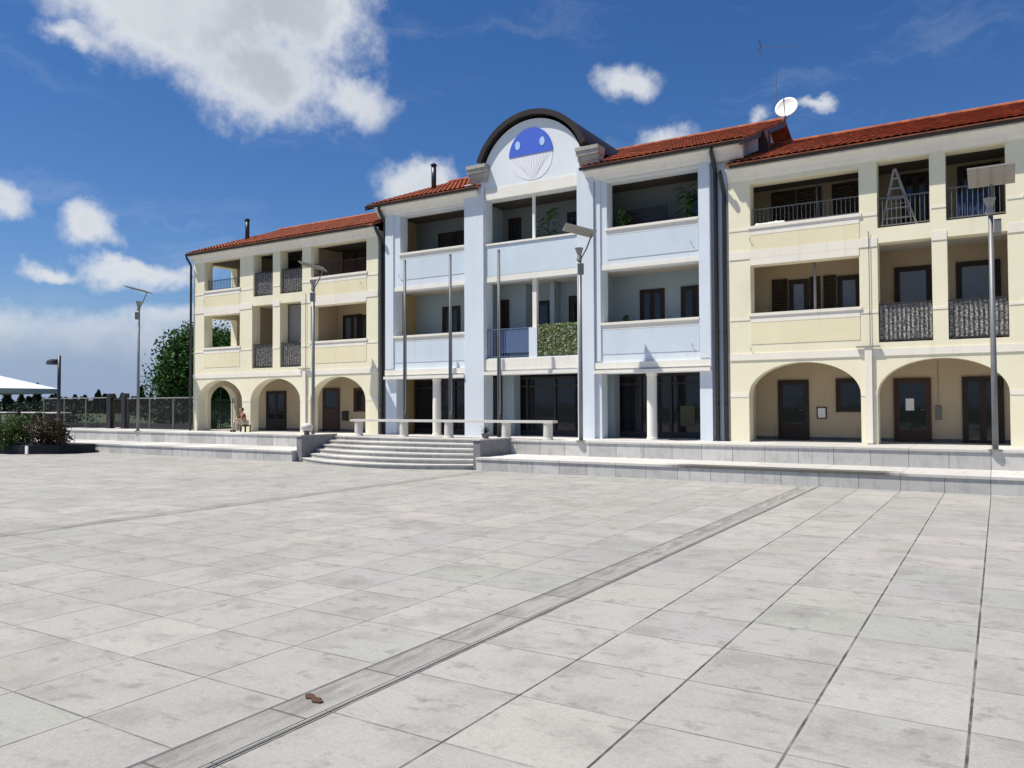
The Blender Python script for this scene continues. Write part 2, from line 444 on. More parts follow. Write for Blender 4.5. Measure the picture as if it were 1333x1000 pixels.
def door(parent, x0, x1, z0, z1, y=YB, frame='wood', pane='glass', leaves=2, name='door', low=.0, label=None):
    """frame and leaves proud of the back wall; panes as sub-parts"""
    mb = MB(); f = .07
    mb.box(x0, x0+f, y-.07, y-.002, z0, z1); mb.box(x1-f, x1, y-.07, y-.002, z0, z1); mb.box(x0+f, x1-f, y-.07, y-.002, z1-f, z1)
    w = (x1-x0-2*f)/leaves
    for k in range(leaves):
        a = x0+f+k*w+.006; b = a+w-.012; s = .085
        mb.box(a, a+s, y-.055, y-.004, z0+.01, z1-f-.006); mb.box(b-s, b, y-.055, y-.004, z0+.01, z1-f-.006)
        mb.box(a+s, b-s, y-.055, y-.004, z1-f-.006-s, z1-f-.006); mb.box(a+s, b-s, y-.055, y-.004, z0+.01, z0+.01+s+low)
    o = mb.build(name, M[frame], parent)
    if label: o['label'] = label
    for k in range(leaves):
        a = x0+f+k*w+.006+.085; b = a+w-.012-.17
        box(a, b, y-.035, y-.012, z0+.095+low, z1-f-.091).build('pane', M[pane], o)
    if name == 'door': MB().tube([(x1-f-.13, y-.06, z0+1.03), (x1-f-.13, y-.10, z0+1.03), (x1-f-.25, y-.10, z0+1.03)], .012, 6).build('handle', M['galv'], o)
    return o

def shutter(parent, x0, x1, z0, z1, y=YB-.05, m='wood'):
    mb = MB(); f = .06
    mb.box(x0, x0+f, y-.045, y, z0, z1); mb.box(x1-f, x1, y-.045, y, z0, z1)
    mb.box(x0+f, x1-f, y-.045, y, z1-f, z1); mb.box(x0+f, x1-f, y-.045, y, z0, z0+f)
    n = int((z1-z0)/.07)
    for k in range(n):
        z = z0+f+(z1-z0-2*f)*(k+.5)/n; mb.hexa([(x0+f,y-.04,z-.03),(x1-f,y-.04,z-.03),(x1-f,y-.005,z+.015),(x0+f,y-.005,z+.015),(x0+f,y-.04,z-.018),(x1-f,y-.04,z-.018),(x1-f,y-.005,z+.027),(x0+f,y-.005,z+.027)])
    return mb.build('shutter', M[m], parent)

def pipe(parent, x, ytop, ztop, y, z0, z1, m='navy', r=.06):
    mb = MB().tube([(x, ytop, ztop), (x, ytop+.03, ztop-.12), (x, y-.03, z1+.12), (x, y, z1), (x, y, z0)], r, 10)
    o = mb.build('downpipe', M[m], parent, True)
    for z in (2.2, 4.6, 7.0, 9.0):
        if z < z1: MB().lathe([(r+.012, -.02), (r+.012, .02)], (x, y, z), 10).box(x-.015, x+.015, y+r, y+.14, z-.012, z+.012).build('bracket', M[m], o)
    return o

def gutter(parent, x0, x1, y, z, m='dark'):
    mb = MB(); prof = [(-.085, .02)]
    for k in range(9): t = PI+PI*k/8; prof.append((.075*math.cos(t), .075*math.sin(t)))
    prof += [(.085, .02), (.065, .02)]
    for k in range(9): t = -PI*k/8; prof.append((.06*math.cos(t), .06*math.sin(t)))
    mb.prism(prof, lambda a, b, d: (d, y+a, z+b), x0, x1)
    return mb.build('gutter', M[m], parent)

def cornice(parent, x0, x1, zj, zo, m='soffit', yo=26.07):
    pr = [(YF+.05, zj-.05), (YF-.0, zj-.05), (YF-.05, zj), (YF-.13, zj+(zo-zj)*.45), (YF-.24, zj+(zo-zj)*.82), (yo, zo), (yo, zo+.06), (YF+.05, zo+.10)]
    return MB().prism(pr, lambda a, b, d: (d, a, b), x0, x1).build('cornice', M[m], parent)

def bands(parent, x0, x1, z0, z1, rects, arches, m, proud=.025, name='string_course', th=None):
    mb = MB()
    for a, b in segs(x0, x1, z0, z1, rects, arches): box(a, b, YF-proud, YF-.0005+.01, z0, z1).build(name, M[m], parent)

def shell(parent, x0, x1, ztop, zc, wm, im, parts, floor2=(3.62, 4.05), floor3=(7.16, 7.52), left_open=False):
    """slabs, ceilings, back wall of the loggias, side and rear walls, partitions"""
    mb = MB(); mb.box(x0+.3, x1-.3, YI+.002, YR-.3, *floor2); mb.box(x0+.3, x1-.3, YI+.002, YR-.3, *floor3); mb.build('floor_slab', M['ceil'], parent)
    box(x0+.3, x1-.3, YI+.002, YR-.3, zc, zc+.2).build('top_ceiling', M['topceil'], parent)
    mb = MB()
    bx0 = parts.pop('bx0', x0+.3)
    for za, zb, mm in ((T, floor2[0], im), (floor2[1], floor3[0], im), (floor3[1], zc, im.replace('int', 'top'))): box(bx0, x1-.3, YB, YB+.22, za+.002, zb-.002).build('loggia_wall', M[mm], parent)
    mb = MB(); mb.box(x0, x1, YR-.3, YR, 0, ztop)
    if not left_open: mb.box(x0, x0+.3, YI+.001, YR-.3, 0, ztop)
    mb.box(x1-.3, x1, YI+.001, YR-.3, 0, ztop); mb.build('side_wall', M[wm], parent)
    for x in parts.get('part', ()):
        for za, zb in ((floor2[1], floor3[0]), (floor3[1], zc)): box(x-.1, x+.1, YI+.001, YB-.001, za+.001, zb-.001).build('partition_wall', M[im], parent)
    MB().box(bx0, x1-.3, YB-.015, YB-.001, T+.002, T+.12).build('skirting', M['greystone'], parent)

def gable_tri(parent, x0, x1, zeave, zr, m):
    pr = [(YF, zeave), (32.2, zr), (YR, zeave)]
    return MB().prism(pr, lambda a, b, d: (d, a, b), x0, x1).build('gable_wall', M[m], parent)

# ================================================================== YELLOW BUILDINGS
def yellow(x0, x1, rects, arches, label, left):
    B = thing('apartment_building', label, 'building', ((x0+x1)/2, YF, T))
    mb = wall(MB(), fmap, x0, x1, T-.2, 9.95, .5, rects, arches); mb.build('facade_wall', M['cream'], B)
    bands(B, x0, x1, 3.66, 3.88, rects, arches, 'creamband', .03)
    bands(B, x0, x1, 2.44, 2.58, [], [(a, b, T, 3, 3.5) for a, b, *_ in arches], 'creamband', .012, 'impost_band')
    bands(B, x0, x1, 7.03, 7.30, rects, [], 'creamband', .02)
    wide = [r for r in rects if r[1]-r[0] > 2]
    for a, b, z0, z1 in wide:
        box(a-.06, b+.06, YF-.05, YI+.03, z0-.09, z0+.004).build('sill', M['creamband'], B)
        box(a, b, YF-.012, YF+.01, z0-1.02, z0-.30).build('parapet_panel', M['creampanel'], B)
        box(a, b, YF-.018, YF+.01, z0-.30, z0-.09).build('sill_band', M['creamband'], B)
        if z1 < 7.5: box(a, b, YF-.018, YF+.01, z1, 7.03).build('lintel_band', M['creamband'], B)
    # thin course on the piers between the openings
    mb = MB()
    for z in (5.02, 8.02):
        for a, b in segs(x0, x1, z-.1, z+.1, [(r[0]-.0, r[1]+.0, -1, 99) for r in rects if r[1]-r[0] < 30 and abs(r[2]-z) < 4], []): box(a, b, YF-.015, YF+.01, z-.035, z+.035).build('pier_course', M['creamband'], B)
    cornice(B, x0, x1, 9.72, 9.99); gutter(B, x0-.14 if left else x0+.16, x1-.25 if left else x1, 26.01, 10.10)
    ze = 10.19; zr = ze+.376*(32.2-26.02)
    xa = x0-.15 if left else x0+.001; xb = x1-.001 if left else x1+.1
    tiles(B, xa, xb, 26.02, ze, 32.2, zr); tiles(B, xa, xb, 38.5, ze, 32.205, zr)
    MB().tube([(xa, 32.2, zr+.03), (xb, 32.2, zr+.03)], .10, 10).build('ridge_tile', M['tile'], B)
    gable_tri(B, x0 if left else x1-.3, x0+.3 if left else x1, 9.951, 12.28, 'cream')
    return B

La = [(-35.45, -32.0, T, 2.45, 3.55), (-31.39, -27.95, T, 2.45, 3.55), (-27.29, -23.88, T, 2.45, 3.55)]
Lr = [(-34.95, -32.2, 5.22, 6.88), (-31.30, -29.83, 4.07, 7.15), (-29.33, -27.90, 4.07, 7.15), (-27.28, -23.83, 5.20, 6.86),
      (-34.95, -32.2, 8.16, 9.70), (-31.22, -29.84, 7.60, 9.68), (-29.34, -27.84, 7.60, 9.68), (-27.27, -23.83, 8.19, 9.66)]
LB = yellow(-35.8, -23.16, Lr, La, 'pale yellow three storey apartment house on the left, its corner balconies open to the sky', True)
Ra = [(-7.05, -3.63, T, 2.50, 3.55), (-3.16, .26, T, 2.50, 3.55), (.72, 4.14, T, 2.5, 3.55)]
Rr = [(-6.96, -3.62, 5.20, 6.80), (-3.10, -1.63, 4.07, 7.12), (-1.23, .28, 4.07, 7.10), (.72, 4.1, 5.2, 6.8),
      (-6.95, -3.60, 8.10, 9.52), (-3.09, -1.66, 7.58, 9.62), (-1.24, .26, 7.58, 9.62), (.72, 4.1, 8.1, 9.5)]
RB = yellow(-7.66, 4.75, Rr, Ra, 'pale yellow three storey apartment house on the right, with a stepladder on its top balcony', False)
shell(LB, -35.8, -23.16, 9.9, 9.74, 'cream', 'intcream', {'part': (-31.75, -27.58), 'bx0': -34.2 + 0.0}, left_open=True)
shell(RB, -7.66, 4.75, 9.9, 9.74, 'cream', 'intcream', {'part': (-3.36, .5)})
# open corner on the left: side wall with openings seen through the loggias
smap = lambda u, w, z: (-35.8+w, u, z)
mb = wall(MB(), smap, YI+.001, YR-.3, 0, 9.9, .5, [(27.15, 28.75, 5.22, 6.88), (27.15, 28.75, 8.16, 9.68)], [(27.1, 28.75, T, 2.45, 3.3)])
mb.build('side_wall', M['cream'], LB)
mb = MB()
for za, zb in ((T, 3.62), (4.05, 7.16), (7.52, 9.74)): mb.box(-35.3, -34.2, 28.85, 29.0, za+.002, zb-.002)
mb.build('loggia_wall', M['intcream'], LB)
g = MB()
for k in range(15): y = 27.15+1.55*k/14; g.box(-35.58, -35.55, y-.012, y+.012, T+.03, 2.6)
g.box(-35.59, -35.54, 27.12, 28.74, 2.42, 2.47); g.box(-35.59, -35.54, 27.12, 28.74, T+.05, T+.12); g.box(-35.59, -35.54, 27.9, 27.96, T+.05, 3.2)
g.build('iron_gate', mat('green_iron', (.02, .04, .028), .5), LB)

# left building details
railing(LB, -34.95, -32.2, 8.17, 8.72, 26.62, M['raillight'])
railing(LB, -27.27, -23.83, 8.20, 8.86, 26.62, M['brown'], .09, label='brown railing with close bars')
def screen(B, a, b, z0, z1, y=26.5):
    r = railing(B, a, b, z0, z1, y, M['rail'], .12)
    box(a+.03, b-.03, y+.025, y+.045, z0+.09, z1-.05).build('woven_screen', M['screen'], r)
for a, b, z in ((-31.30, -29.83, 4.07), (-29.33, -27.90, 4.07), (-31.22, -29.84, 7.60), (-29.34, -27.84, 7.60)): screen(LB, a, b, z, z+1.18)
door(LB, -33.2, -32.1, 4.06, 6.5); door(LB, -31.45, -30.2, 4.06, 6.62); door(LB, -29.1, -27.75, 4.06, 6.55, leaves=1)
door(LB, -27.1, -25.9, 4.06, 6.6, pane='glasspale'); box(-29.45, -28.35, 26.98, 27.02, 4.06, 7.1).build('privacy_panel', mat('grey_panel', (.28, .26, .25)), LB)
door(LB, -26.2, -25.4, 4.06, 6.55, leaves=1); door(LB, -33.2, -32.1, 7.53, 9.7); door(LB, -31.6, -30.1, 7.53, 9.7); door(LB, -29.3, -27.75, 7.53, 9.7)
shutter(LB, -27.1, -26.3, 7.53, 9.7); shutter(LB, -26.25, -25.45, 7.53, 9.7); door(LB, -25.4, -24.2, 7.53, 9.7)
door(LB, -32.5, -31.05, T+.01, 2.98, frame='wood', low=.5); door(LB, -28.45, -27.35, T+.01, 3.08, frame='brown', leaves=1, low=1.0, label='tall dark brown entrance door')
door(LB, -26.40, -25.6, 1.92, 3.06, frame='brown', leaves=1, name='window'); shutter(LB, -25.55, -24.95, 1.92, 3.06, m='brown')
# right building details
railing(RB, -6.95, -3.60, 8.11, 8.70, 26.6, M['raillight'], .13)
railing(RB, -3.09, -1.66, 7.59, 8.52, 26.5, M['raillight'], .13); railing(RB, -1.24, .26, 7.59, 8.56, 26.5, M['raillight'], .13); railing(RB, .72, 4.1, 8.11, 8.7, 26.6, M['raillight'], .13)
screen(RB, -3.10, -1.63, 4.07, 5.27); screen(RB, -1.23, .28, 4.07, 5.25)
shutter(RB, -6.72, -6.2, 4.06, 6.55); door(RB, -6.16, -5.50, 4.06, 6.5, pane='reflpane', leaves=1); shutter(RB, -5.46, -5.12, 4.06, 6.55)
shutter(RB, -5.02, -4.62, 4.06, 6.55); door(RB, -4.58, -3.85, 4.06, 6.5, pane='reflpane', leaves=1); shutter(RB, -3.81, -3.5, 4.06, 6.55)
MB().tube([(-5.06, 27.1, 4.06), (-5.06, 27.1, 7.15)], .045, 10).build('balcony_post', M['panelgrey'], RB, True)
door(RB, -2.84, -1.76, 4.06, 6.62, pane='reflpane', leaves=1); door(RB, -1.09, .10, 4.06, 6.62, pane='reflpane', leaves=1)
for a, b in ((-6.7, -5.9), (-5.85, -5.05), (-4.7, -3.9)): shutter(RB, a, b, 7.53, 9.62)
door(RB, -2.6, -1.75, 7.53, 9.62); door(RB, -1.0, .15, 7.53, 9.62); MB().tube([(-5.0, 27.3, 7.52), (-5.0, 27.3, 9.74)], .03, 8).build('balcony_post', M['pole'], RB, True)
door(RB, -6.57, -5.55, T+.01, 3.03, leaves=1, low=.45); door(RB, -4.68, -3.4, 1.92, 3.05, name='window', leaves=1)
door(RB, -2.92, -1.84, T+.01, 3.02, frame='brown', leaves=1, low=.3, label='dark glazed entrance door with a white paper taped inside'); door(RB, -.99, .12, T+.01, 3.03, leaves=2)
door(RB, 1.2, 2.2, T+.01, 3.0); door(RB, 1.2, 2.6, 4.06, 6.6); door(RB, 1.2, 2.6, 7.53, 9.6)
for B, x, zt in ((RB, -3.395, 3.93), (LB, -27.62, 3.93)):
    d = box(x-.10, x+.10, YF-.10, YF-.031, T+.03, zt).build('service_duct', M['creamband'], B)
    box(x-.34, x+.34, YF-.13, YF-.032, zt, zt+.045).build('duct_cap', M['panelgrey'], d)
    MB().tube([(x+.06, YF-.045, zt+.05), (x+.06, YF-.045, 7.5)], .010, 6).build('conduit', M['dark'], d)
pipe(LB, -35.90, 26.01, 10.03, 26.30, T, 9.5, 'navy')

# ================================================================== BLUE BUILDING
Br = [(-21.90, -18.49, 8.76, 10.38), (-17.48, -13.33, 8.66, 10.43), (-12.15, -8.70, 8.66, 10.36),
      (-22.20, -18.49, 5.20, 7.14), (-17.48, -13.36, 4.07, 7.12), (-12.35, -8.70, 5.20, 7.14),
      (-22.12, -18.49, T, 3.33), (-17.48, -13.38, T, 3.40), (-12.40, -8.71, T, 3.33)]
BB = thing('apartment_building', 'pale blue three storey house in the middle with a blue emblem on its round gable', 'building', (-15.4, YF, T))
bx0, bx1 = -23.0, -7.66
mb = wall(MB(), fmap, -22.72, -8.28, T-.2, 10.72, .5, Br)
mb.box(bx0, -22.721, YF+.18, YI, T-.2, 10.72); mb.box(-8.279, bx1, YF+.18, YI, T-.2, 10.72)
mb.build('facade_wall', M['blue'], BB)
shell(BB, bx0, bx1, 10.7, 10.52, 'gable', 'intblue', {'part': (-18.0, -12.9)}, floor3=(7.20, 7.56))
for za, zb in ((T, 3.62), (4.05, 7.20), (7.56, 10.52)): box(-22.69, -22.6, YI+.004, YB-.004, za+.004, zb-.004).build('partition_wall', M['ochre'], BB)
# pilasters and stone corbels
for a, b, zt in ((-18.44, -17.51, 11.2), (-13.31, -12.64, 11.1)):
    box(a, b, YF-.13, YF+.02, T, zt-.02).build('pilaster', M['blue'], BB)
    c = MB(); e = -1 if a < -15 else 1
    xa, xb = (a+.34, b+.16) if e < 0 else (a+.14, b+.24)
    for k, (o, z0, z1) in enumerate(((.02, 0, .16), (.08, .16, .36), (.16, .36, .52), (.20, .52, .66))):
        c.box(xa-o*.4, xb+o*.4, YF-.16-o*1.1, YF+.25, zt-.018+z0, zt-.018+z1-.002)
    c.build('corbel', M['concrete'], BB)
for a, b in ((-12.60, -12.40), (-8.69, -8.30), (-22.70, -22.25)):
    box(a, b, YF-.05, YF+.01, 3.80, 10.5).build('pilaster_strip', M['blue'], BB)
for a, b, z0, z1 in (Br[0], Br[2], Br[3], Br[5]):
    box(a-.05, b, YF-.07, YI+.03, z0-.08, z0+.004).build('sill', M['blueband'], BB)
    box(a+.02, b-.02, YF-.014, YF+.01, z0-1.15, z0-.26).build('parapet_panel', M['bluepanel'], BB)
    box(a, b, YF-.02, YF+.01, z0-.26, z0-.08).build('sill_band', M['blueband'], BB)
    box(a, b, YF-.025, YF+.01, z1+.002, z1+(.16 if z1 < 8 else .08)).build('lintel_band', M['blueband'], BB)
a, b, z0, z1 = Br[1]; box(a+.001, b-.001, YF-.06, YI+.03, z0-.07, z0+.004).build('sill', M['blueband'], BB); box(a+.01, b-.01, YF-.02, YF+.01, 7.36, z0-.09).build('parapet_panel', M['bluepanel'], BB)
box(a, b, YF-.03, YF+.01, 7.122, 7.34).build('lintel_band', M['blueband'], BB); box(a, b, YF-.05, YF+.01, 10.432, 10.86).build('lintel_band', M['blueband'], BB)
for a, b in ((-22.68, -18.445), (-12.63, -8.29)):
    box(a, b, YF-.10, YF+.01, 3.52, 3.74).build('fascia', M['blueband'], BB); box(a, b, YF-.20, YF+.01, 3.345, 3.46).build('canopy_ledge', M['blueband'], BB)
box(-17.505, -13.315, YF-.06, YF+.01, 3.60, 4.03).build('fascia', M['blueband'], BB); box(-17.505, -13.315, YF-.14, YF+.01, 3.41, 3.54).build('canopy_ledge', M['blueband'], BB)
for x in (-20.12, -10.55):
    c = MB().lathe([(.20, 0), (.20, .06), (.18, .08), (.175, 2.26), (.20, 2.30), (.20, 2.37)], (x, YF+.24, T+.002), 20)
    c.build('column', M['blueband'], BB, False)
# gable
CX, CZ = -15.35, 11.06
arc = [(CX-2.2+.0, 10.86)]
for k in range(41): t = PI-PI*k/40; arc.append((CX+2.28*math.cos(t), CZ+.0+2.28*math.sin(t)))
arc.append((CX+2.2, 10.86))
MB().prism(arc, lambda a, b, d: (a, d, b), YF-.02, YF+.33).build('round_gable', M['gable'], BB)
ro = [(CX+2.62*math.cos(t), CZ+2.60*math.sin(t)) for t in [PI-.37-(PI-.74)*k/48 for k in range(49)]]
ri = [(CX+2.40*math.cos(t), CZ+2.40*math.sin(t)) for t in [.37+(PI-.74)*k/48 for k in range(49)]]
MB().prism(ro+ri, lambda a, b, d: (a, d, b), YF-.20, 33.5).build('barrel_roof', M['copper'], BB)
# emblem: blue half disc with two pale ovals above a fan of white rays
M['ovalw'] = mat('emblem_pale_blue', (.42, .60, .82), .6, .02)
EX, EZ = -15.35, 11.96; ye = YF-.021
hd = [(EX-.98, EZ)]+[(EX+.98*math.cos(PI-PI*k/32), EZ+1.03*math.sin(PI-PI*k/32)) for k in range(1, 32)]+[(EX+.98, EZ)]
em = MB().prism(hd, lambda a, b, d: (a, d, b), ye-.03, ye).build('emblem', M['emblem'], BB)
for dx in (-.57, .53):
    MB().prism([(EX+dx+.115*math.cos(2*PI*k/20), EZ+.42+.17*math.sin(2*PI*k/20)) for k in range(20)], lambda a, b, d: (a, d, b), ye-.042, ye-.031).build('oval', M['ovalw'], em)
lower = [(EX-.96, EZ-.05)]+[(EX+.10*math.sin(PI*k/24)+.96*math.cos(PI+PI*k/24), EZ-.05+.96*math.sin(PI+PI*k/24)) for k in range(1, 24)]+[(EX+.96, EZ-.05)]
MB().prism(lower, lambda a, b, d: (a, d, b), ye-.010, ye).build('pale_half_disc', mat('emblem_white', (.78, .785, .80), .6, .02), em)
rm = mat('emblem_ray', (.68, .68, .73), .6, .02)
for k in range(-6, 7):
    u = k/6; x0 = EX+u*.88; x1 = EX+.08+u*.30; zt = EZ-.06; zb = EZ-.96+.30*u*u
    MB().prism([(x0-.013, zt), (x0+.013, zt), (x1+.008, zb), (x1-.008, zb)], lambda a, b, d: (a, d, b), ye-.016, ye-.0105).build('ray', rm, em)
# roof of the blue building
cornice(BB, bx0-.1, -17.75, 10.50, 10.80); cornice(BB, -12.95, -7.15, 10.50, 10.80)
ze = 11.0; zr = ze+.40*(32.2-26.02)
for xa, xb in ((-23.50, -17.62), (-13.02, -7.03)):
    tiles(BB, xa, xb, 26.02, ze, 32.2, zr); gutter(BB, xa-.02, xb, 26.0, 10.91)
tiles(BB, -17.619, -13.021, 28.8, ze+.4*2.78, 32.2, zr); tiles(BB, -23.50, -7.03, 38.5, ze, 32.205, zr)
MB().tube([(-23.50, 32.2, zr+.03), (-7.03, 32.2, zr+.03)], .10, 10).build('ridge_tile', M['tile'], BB)
gable_tri(BB, bx1-.3, bx1, 10.701, 13.2, 'gable'); gable_tri(BB, bx0, bx0+.3, 10.701, 13.2, 'gable')
mb = MB()
for xa, xb in ((-7.16, -7.02), (-23.51, -23.37)): MB().hexa([(xa,25.94,ze-.26),(xb,25.94,ze-.26),(xb,32.2,zr-.26),(xa,32.2,zr-.26),(xa,25.94,ze-.102),(xb,25.94,ze-.102),(xb,32.2,zr-.102),(xa,32.2,zr-.102)]).build('bargeboard', M['dark'], BB)
for x in (-8.12, -7.83): pipe(BB if x < -8 else RB, x, 26.01, 10.83 if x < -8 else 10.03, YF+.06, T, 10.1 if x < -8 else 9.3, 'navy', .075)
for x in (-22.98, -22.80): pipe(BB if x > -22.9 else LB, x, 26.01, 10.83 if x > -22.9 else 10.03, YF+.06, T, 10.1 if x > -22.9 else 9.3, 'navy', .07)
# loggia contents of the blue building
shutter(BB, -21.3, -20.5, 7.57, 9.9); shutter(BB, -20.45, -19.4, 7.57, 9.9); shutter(BB, -19.35, -18.4, 7.57, 9.9)
door(BB, -21.1, -20.15, 4.06, 6.6, leaves=2); door(BB, -19.9, -19.2, 4.06, 6.6, leaves=1)
door(BB, -17.6, -17.0+.0, 7.57, 10.1, leaves=1); door(BB, -14.8, -13.6, 7.57, 10.0); 
box(-17.75, -16.5, 27.9, 28.398, 4.06, 7.19).build('wall_pier', M['intblue'], BB)
door(BB, -16.3, -15.6, 4.06, 6.5, leaves=1); box(-15.35, -15.15, 27.85, 28.398, 4.06, 7.19).build('wall_pier', M['intblue'], BB)
door(BB, -14.75, -14.1, 4.06, 6.6, leaves=1); door(BB, -17.75+.0, -17.3, 4.06, 6.6, y=27.898, leaves=1)
door(BB, -11.68, -10.7, 4.06, 6.6, leaves=2); door(BB, -10.05, -9.0, 4.06, 6.6, leaves=2)
door(BB, -9.8, -8.6, 7.57, 9.95)
aw = MB(); aw.box(-12.0, -10.3, 27.6, 27.64, 8.2, 9.55)
for k in range(8): aw.box(-12.0, -10.3, 27.57, 27.61, 8.25+.16*k, 8.33+.16*k)
aw.build('sun_blind', M['dark'], BB)
MB().box(-15.42, -15.32, YF+.2, YF+.30, 8.665, 10.43).build('balcony_post', M['white'], BB)
MB().box(-15.40, -15.22, YF+.14, YF+.30, 4.07, 7.12).build('balcony_post', M['blueband'], BB); box(-15.50, -15.14, YF+.02, YF+.30-.17, 4.07, 5.22).build('balcony_pier', M['blue'], BB)
railing(BB, -17.47, -15.51, 4.07, 5.24, YF+.10, M['railblue'], .11, label='blue painted bar railing')
r = railing(BB, -15.13, -13.37, 4.07, 5.24, YF+.12, M['rail'], .12)
rng = random.Random(3); lv = MB()
for k in range(2600):
    p = Vector((rng.uniform(-15.10, -13.40), YF+.07+rng.random()*.08-.03, rng.uniform(4.1, 5.30)))
    n = Vector((rng.gauss(0,.5), -1, rng.gauss(.2,.5))).normalized(); a = n.orthogonal().normalized(); a.rotate(Matrix.Rotation(rng.random()*6.28, 3, n)); b = n.cross(a)
    L = .055*(.6+.8*rng.random()); lv.face([p-a*L, p-b*L*.55, p+a*L, p+b*L*.55])
lv.build('leaf_screen', M['leafvar'], r)
box(-17.2, -15.6, 26.85, 26.88, 4.3, 5.2).build('privacy_cloth', mat('blue_cloth', (.10, .15, .28), .85), BB)
# shop fronts under the blue building
def shopfront(x0, x1, posts, y=28.2, wide=.09, pm='rail'):
    mb = MB(); zt = 3.36
    for x in posts: mb.box(x-wide/2, x+wide/2, y-.08, y-.001, T+.005, zt)
    mb.box(x0, x1, y-.07, y-.0015, T+.006, T+.22); mb.box(x0, x1, y-.07, y-.0015, 2.95, 3.03); mb.box(x0, x1, y-.07, y-.0015, zt-.08, zt)
    o = mb.build('shop_window', M[pm], BB)
    box(x0, x1, y+.0, y+.015, T+.004, zt+.2).build('pane', M['glass'], o); return o
shopfront(-22.5, -18.1, (-22.45, -21.4, -20.3, -19.2, -18.15)); shopfront(-17.9, -13.0, (-17.85, -16.6, -15.3, -14.1, -13.05)); shopfront(-12.8, -8.0, (-12.7, -11.6, -10.4, -9.2, -8.05))
for a, b in ((-17.4, -16.85), (-12.85, -12.4)): box(a, b, 27.5, 28.0, T+.002, 3.615).build('inner_pier', M['intblue'], BB)
box(-10.05, -9.5, 28.17, 28.195, 1.4, 2.15).build('display_board', mat('olive_board', (.10, .10, .06)), BB)

for B, x, z in ((RB, -6.95, 7.62), (RB, -6.95, 3.98), (BB, -8.95, 7.75), (BB, -8.95, 4.2), (BB, -21.9, 7.75), (LB, -34.9, 7.62), (LB, -24.1, 7.62)):
    MB().tube([(x, YF-.01, z), (x, YF-.05, z+.01), (x, YF-.10, z+.10)], .010, 6).build('flag_bracket', M['pole'], B)
# chimney flues
for B, x, y, zb, zt, cap in ((LB, -34.8, 29.0, 11.2, 12.35, 1), (BB, -22.06, 29.0, 12.1, 13.28, 1)):
    c = MB().tube([(x, y, zb), (x, y, zt)], .115, 12).build('chimney', M['navy'], B, True)
    MB().lathe([(.15, 0), (.15, .05), (.05, .12)], (x, y, zt), 12).build('chimney_cap', M['navy'], c)
box(-7.2, -6.85, 28.6, 28.95, 10.9, 11.98).build('chimney', mat('chimney_dark', (.05, .035, .04), .8), RB)

# ================================================================== ROOF THINGS
dish = thing('satellite_dish', 'white round satellite dish on the end of the blue house ridge', 'satellite dish', (-7.1, 31.6, 13.3))
dc = Vector((-6.78, 31.3, 13.62)); ax = Vector((-.02, -.93, .30)).normalized(); e1 = ax.orthogonal().normalized(); e2 = ax.cross(e1)
mb = MB(); rings = []
for r in range(7):
    rr = .43*r/6; dep = .09*(r/6)**2
    for j in range(28): t = 2*PI*j/28; mb.v.append(tuple(dc+(e1*math.cos(t)+e2*math.sin(t))*rr+ax*(dep-.02)))
for r in range(7):
    rr = .43*(6-r)/6; dep = .09*((6-r)/6)**2
    for j in range(28): t = 2*PI*j/28; mb.v.append(tuple(dc+(e1*math.cos(t)+e2*math.sin(t))*rr+ax*(dep-.05)))
for r in range(13):
    for j in range(28): a = r*28+j; b = r*28+(j+1) % 28; mb.f.append((a, b, b+28, a+28))
mb.build('reflector', M['white'], dish, True)
MB().tube([dc+Vector((0, -.0, -.42)), dc+Vector((0, -.30, -.40)), dc+ax*.48], .016, 6).build('feed_arm', M['rust'], dish)
MB().lathe([(.035, 0), (.035, .1)], dc+ax*.48+Vector((0, 0, -.05)), 10).build('receiver', M['panelgrey'], dish)
MB().tube([(-7.15, 31.7, 13.0), (-6.9, 31.6, 13.45), dc-ax*.04], .03, 8).build('mast', M['galv'], dish)
ant = thing('tv_antenna', 'thin rooftop television aerial high above the satellite dish', 'antenna', (-7.4, 32.3, 13.4))
MB().tube([(-7.4, 32.3, 13.4), (-7.4, 32.3, 16.75)], [.018, .011], 6).build('mast', M['pole'], ant)
mb = MB().tube([(-7.9, 32.2, 16.62), (-6.5, 32.5, 16.40)], .007, 5)
for k in range(10):
    x = -7.9+1.4*k/9; z = 16.62-.22*k/9; l = .30-.014*k; mb.tube([(x, 32.2+.03*k-l, z), (x, 32.2+.03*k+l, z)], .004, 4)
for z in (.12, -.12, .24, -.24): mb.tube([(-8.0, 31.9, 16.64+z), (-8.0, 32.5, 16.64+z)], .012, 4)
mb.tube([(-7.9, 32.2, 16.38), (-8.02, 32.2, 16.9)], .012, 4)
mb.build('aerial', M['pole'], ant)

# ================================================================== GROUND, TERRACE
def sheet(name, x0, x1, y0, y1, z, m):
    mb = MB(); mb.face([(x0,y0,z),(x1,y0,z),(x1,y1,z),(x0,y1,z)]); return struct(mb.build(name, m))
sheet('ground', -3000, 3000, -3000, 3000, -.02, M['grass'])
sheet('plaza', -70, 40, -30, 22.3, 0.0, M['paving'])
for x in (-4.55, -14.85): sheet('drain_channel', x, x+.36, -20, 22.15, .004, M['channel'])
for x in (-4.565, -4.155, -14.865): sheet('drain_slot', x, x+.016, -20, 22.15, .008, M['greystone'])
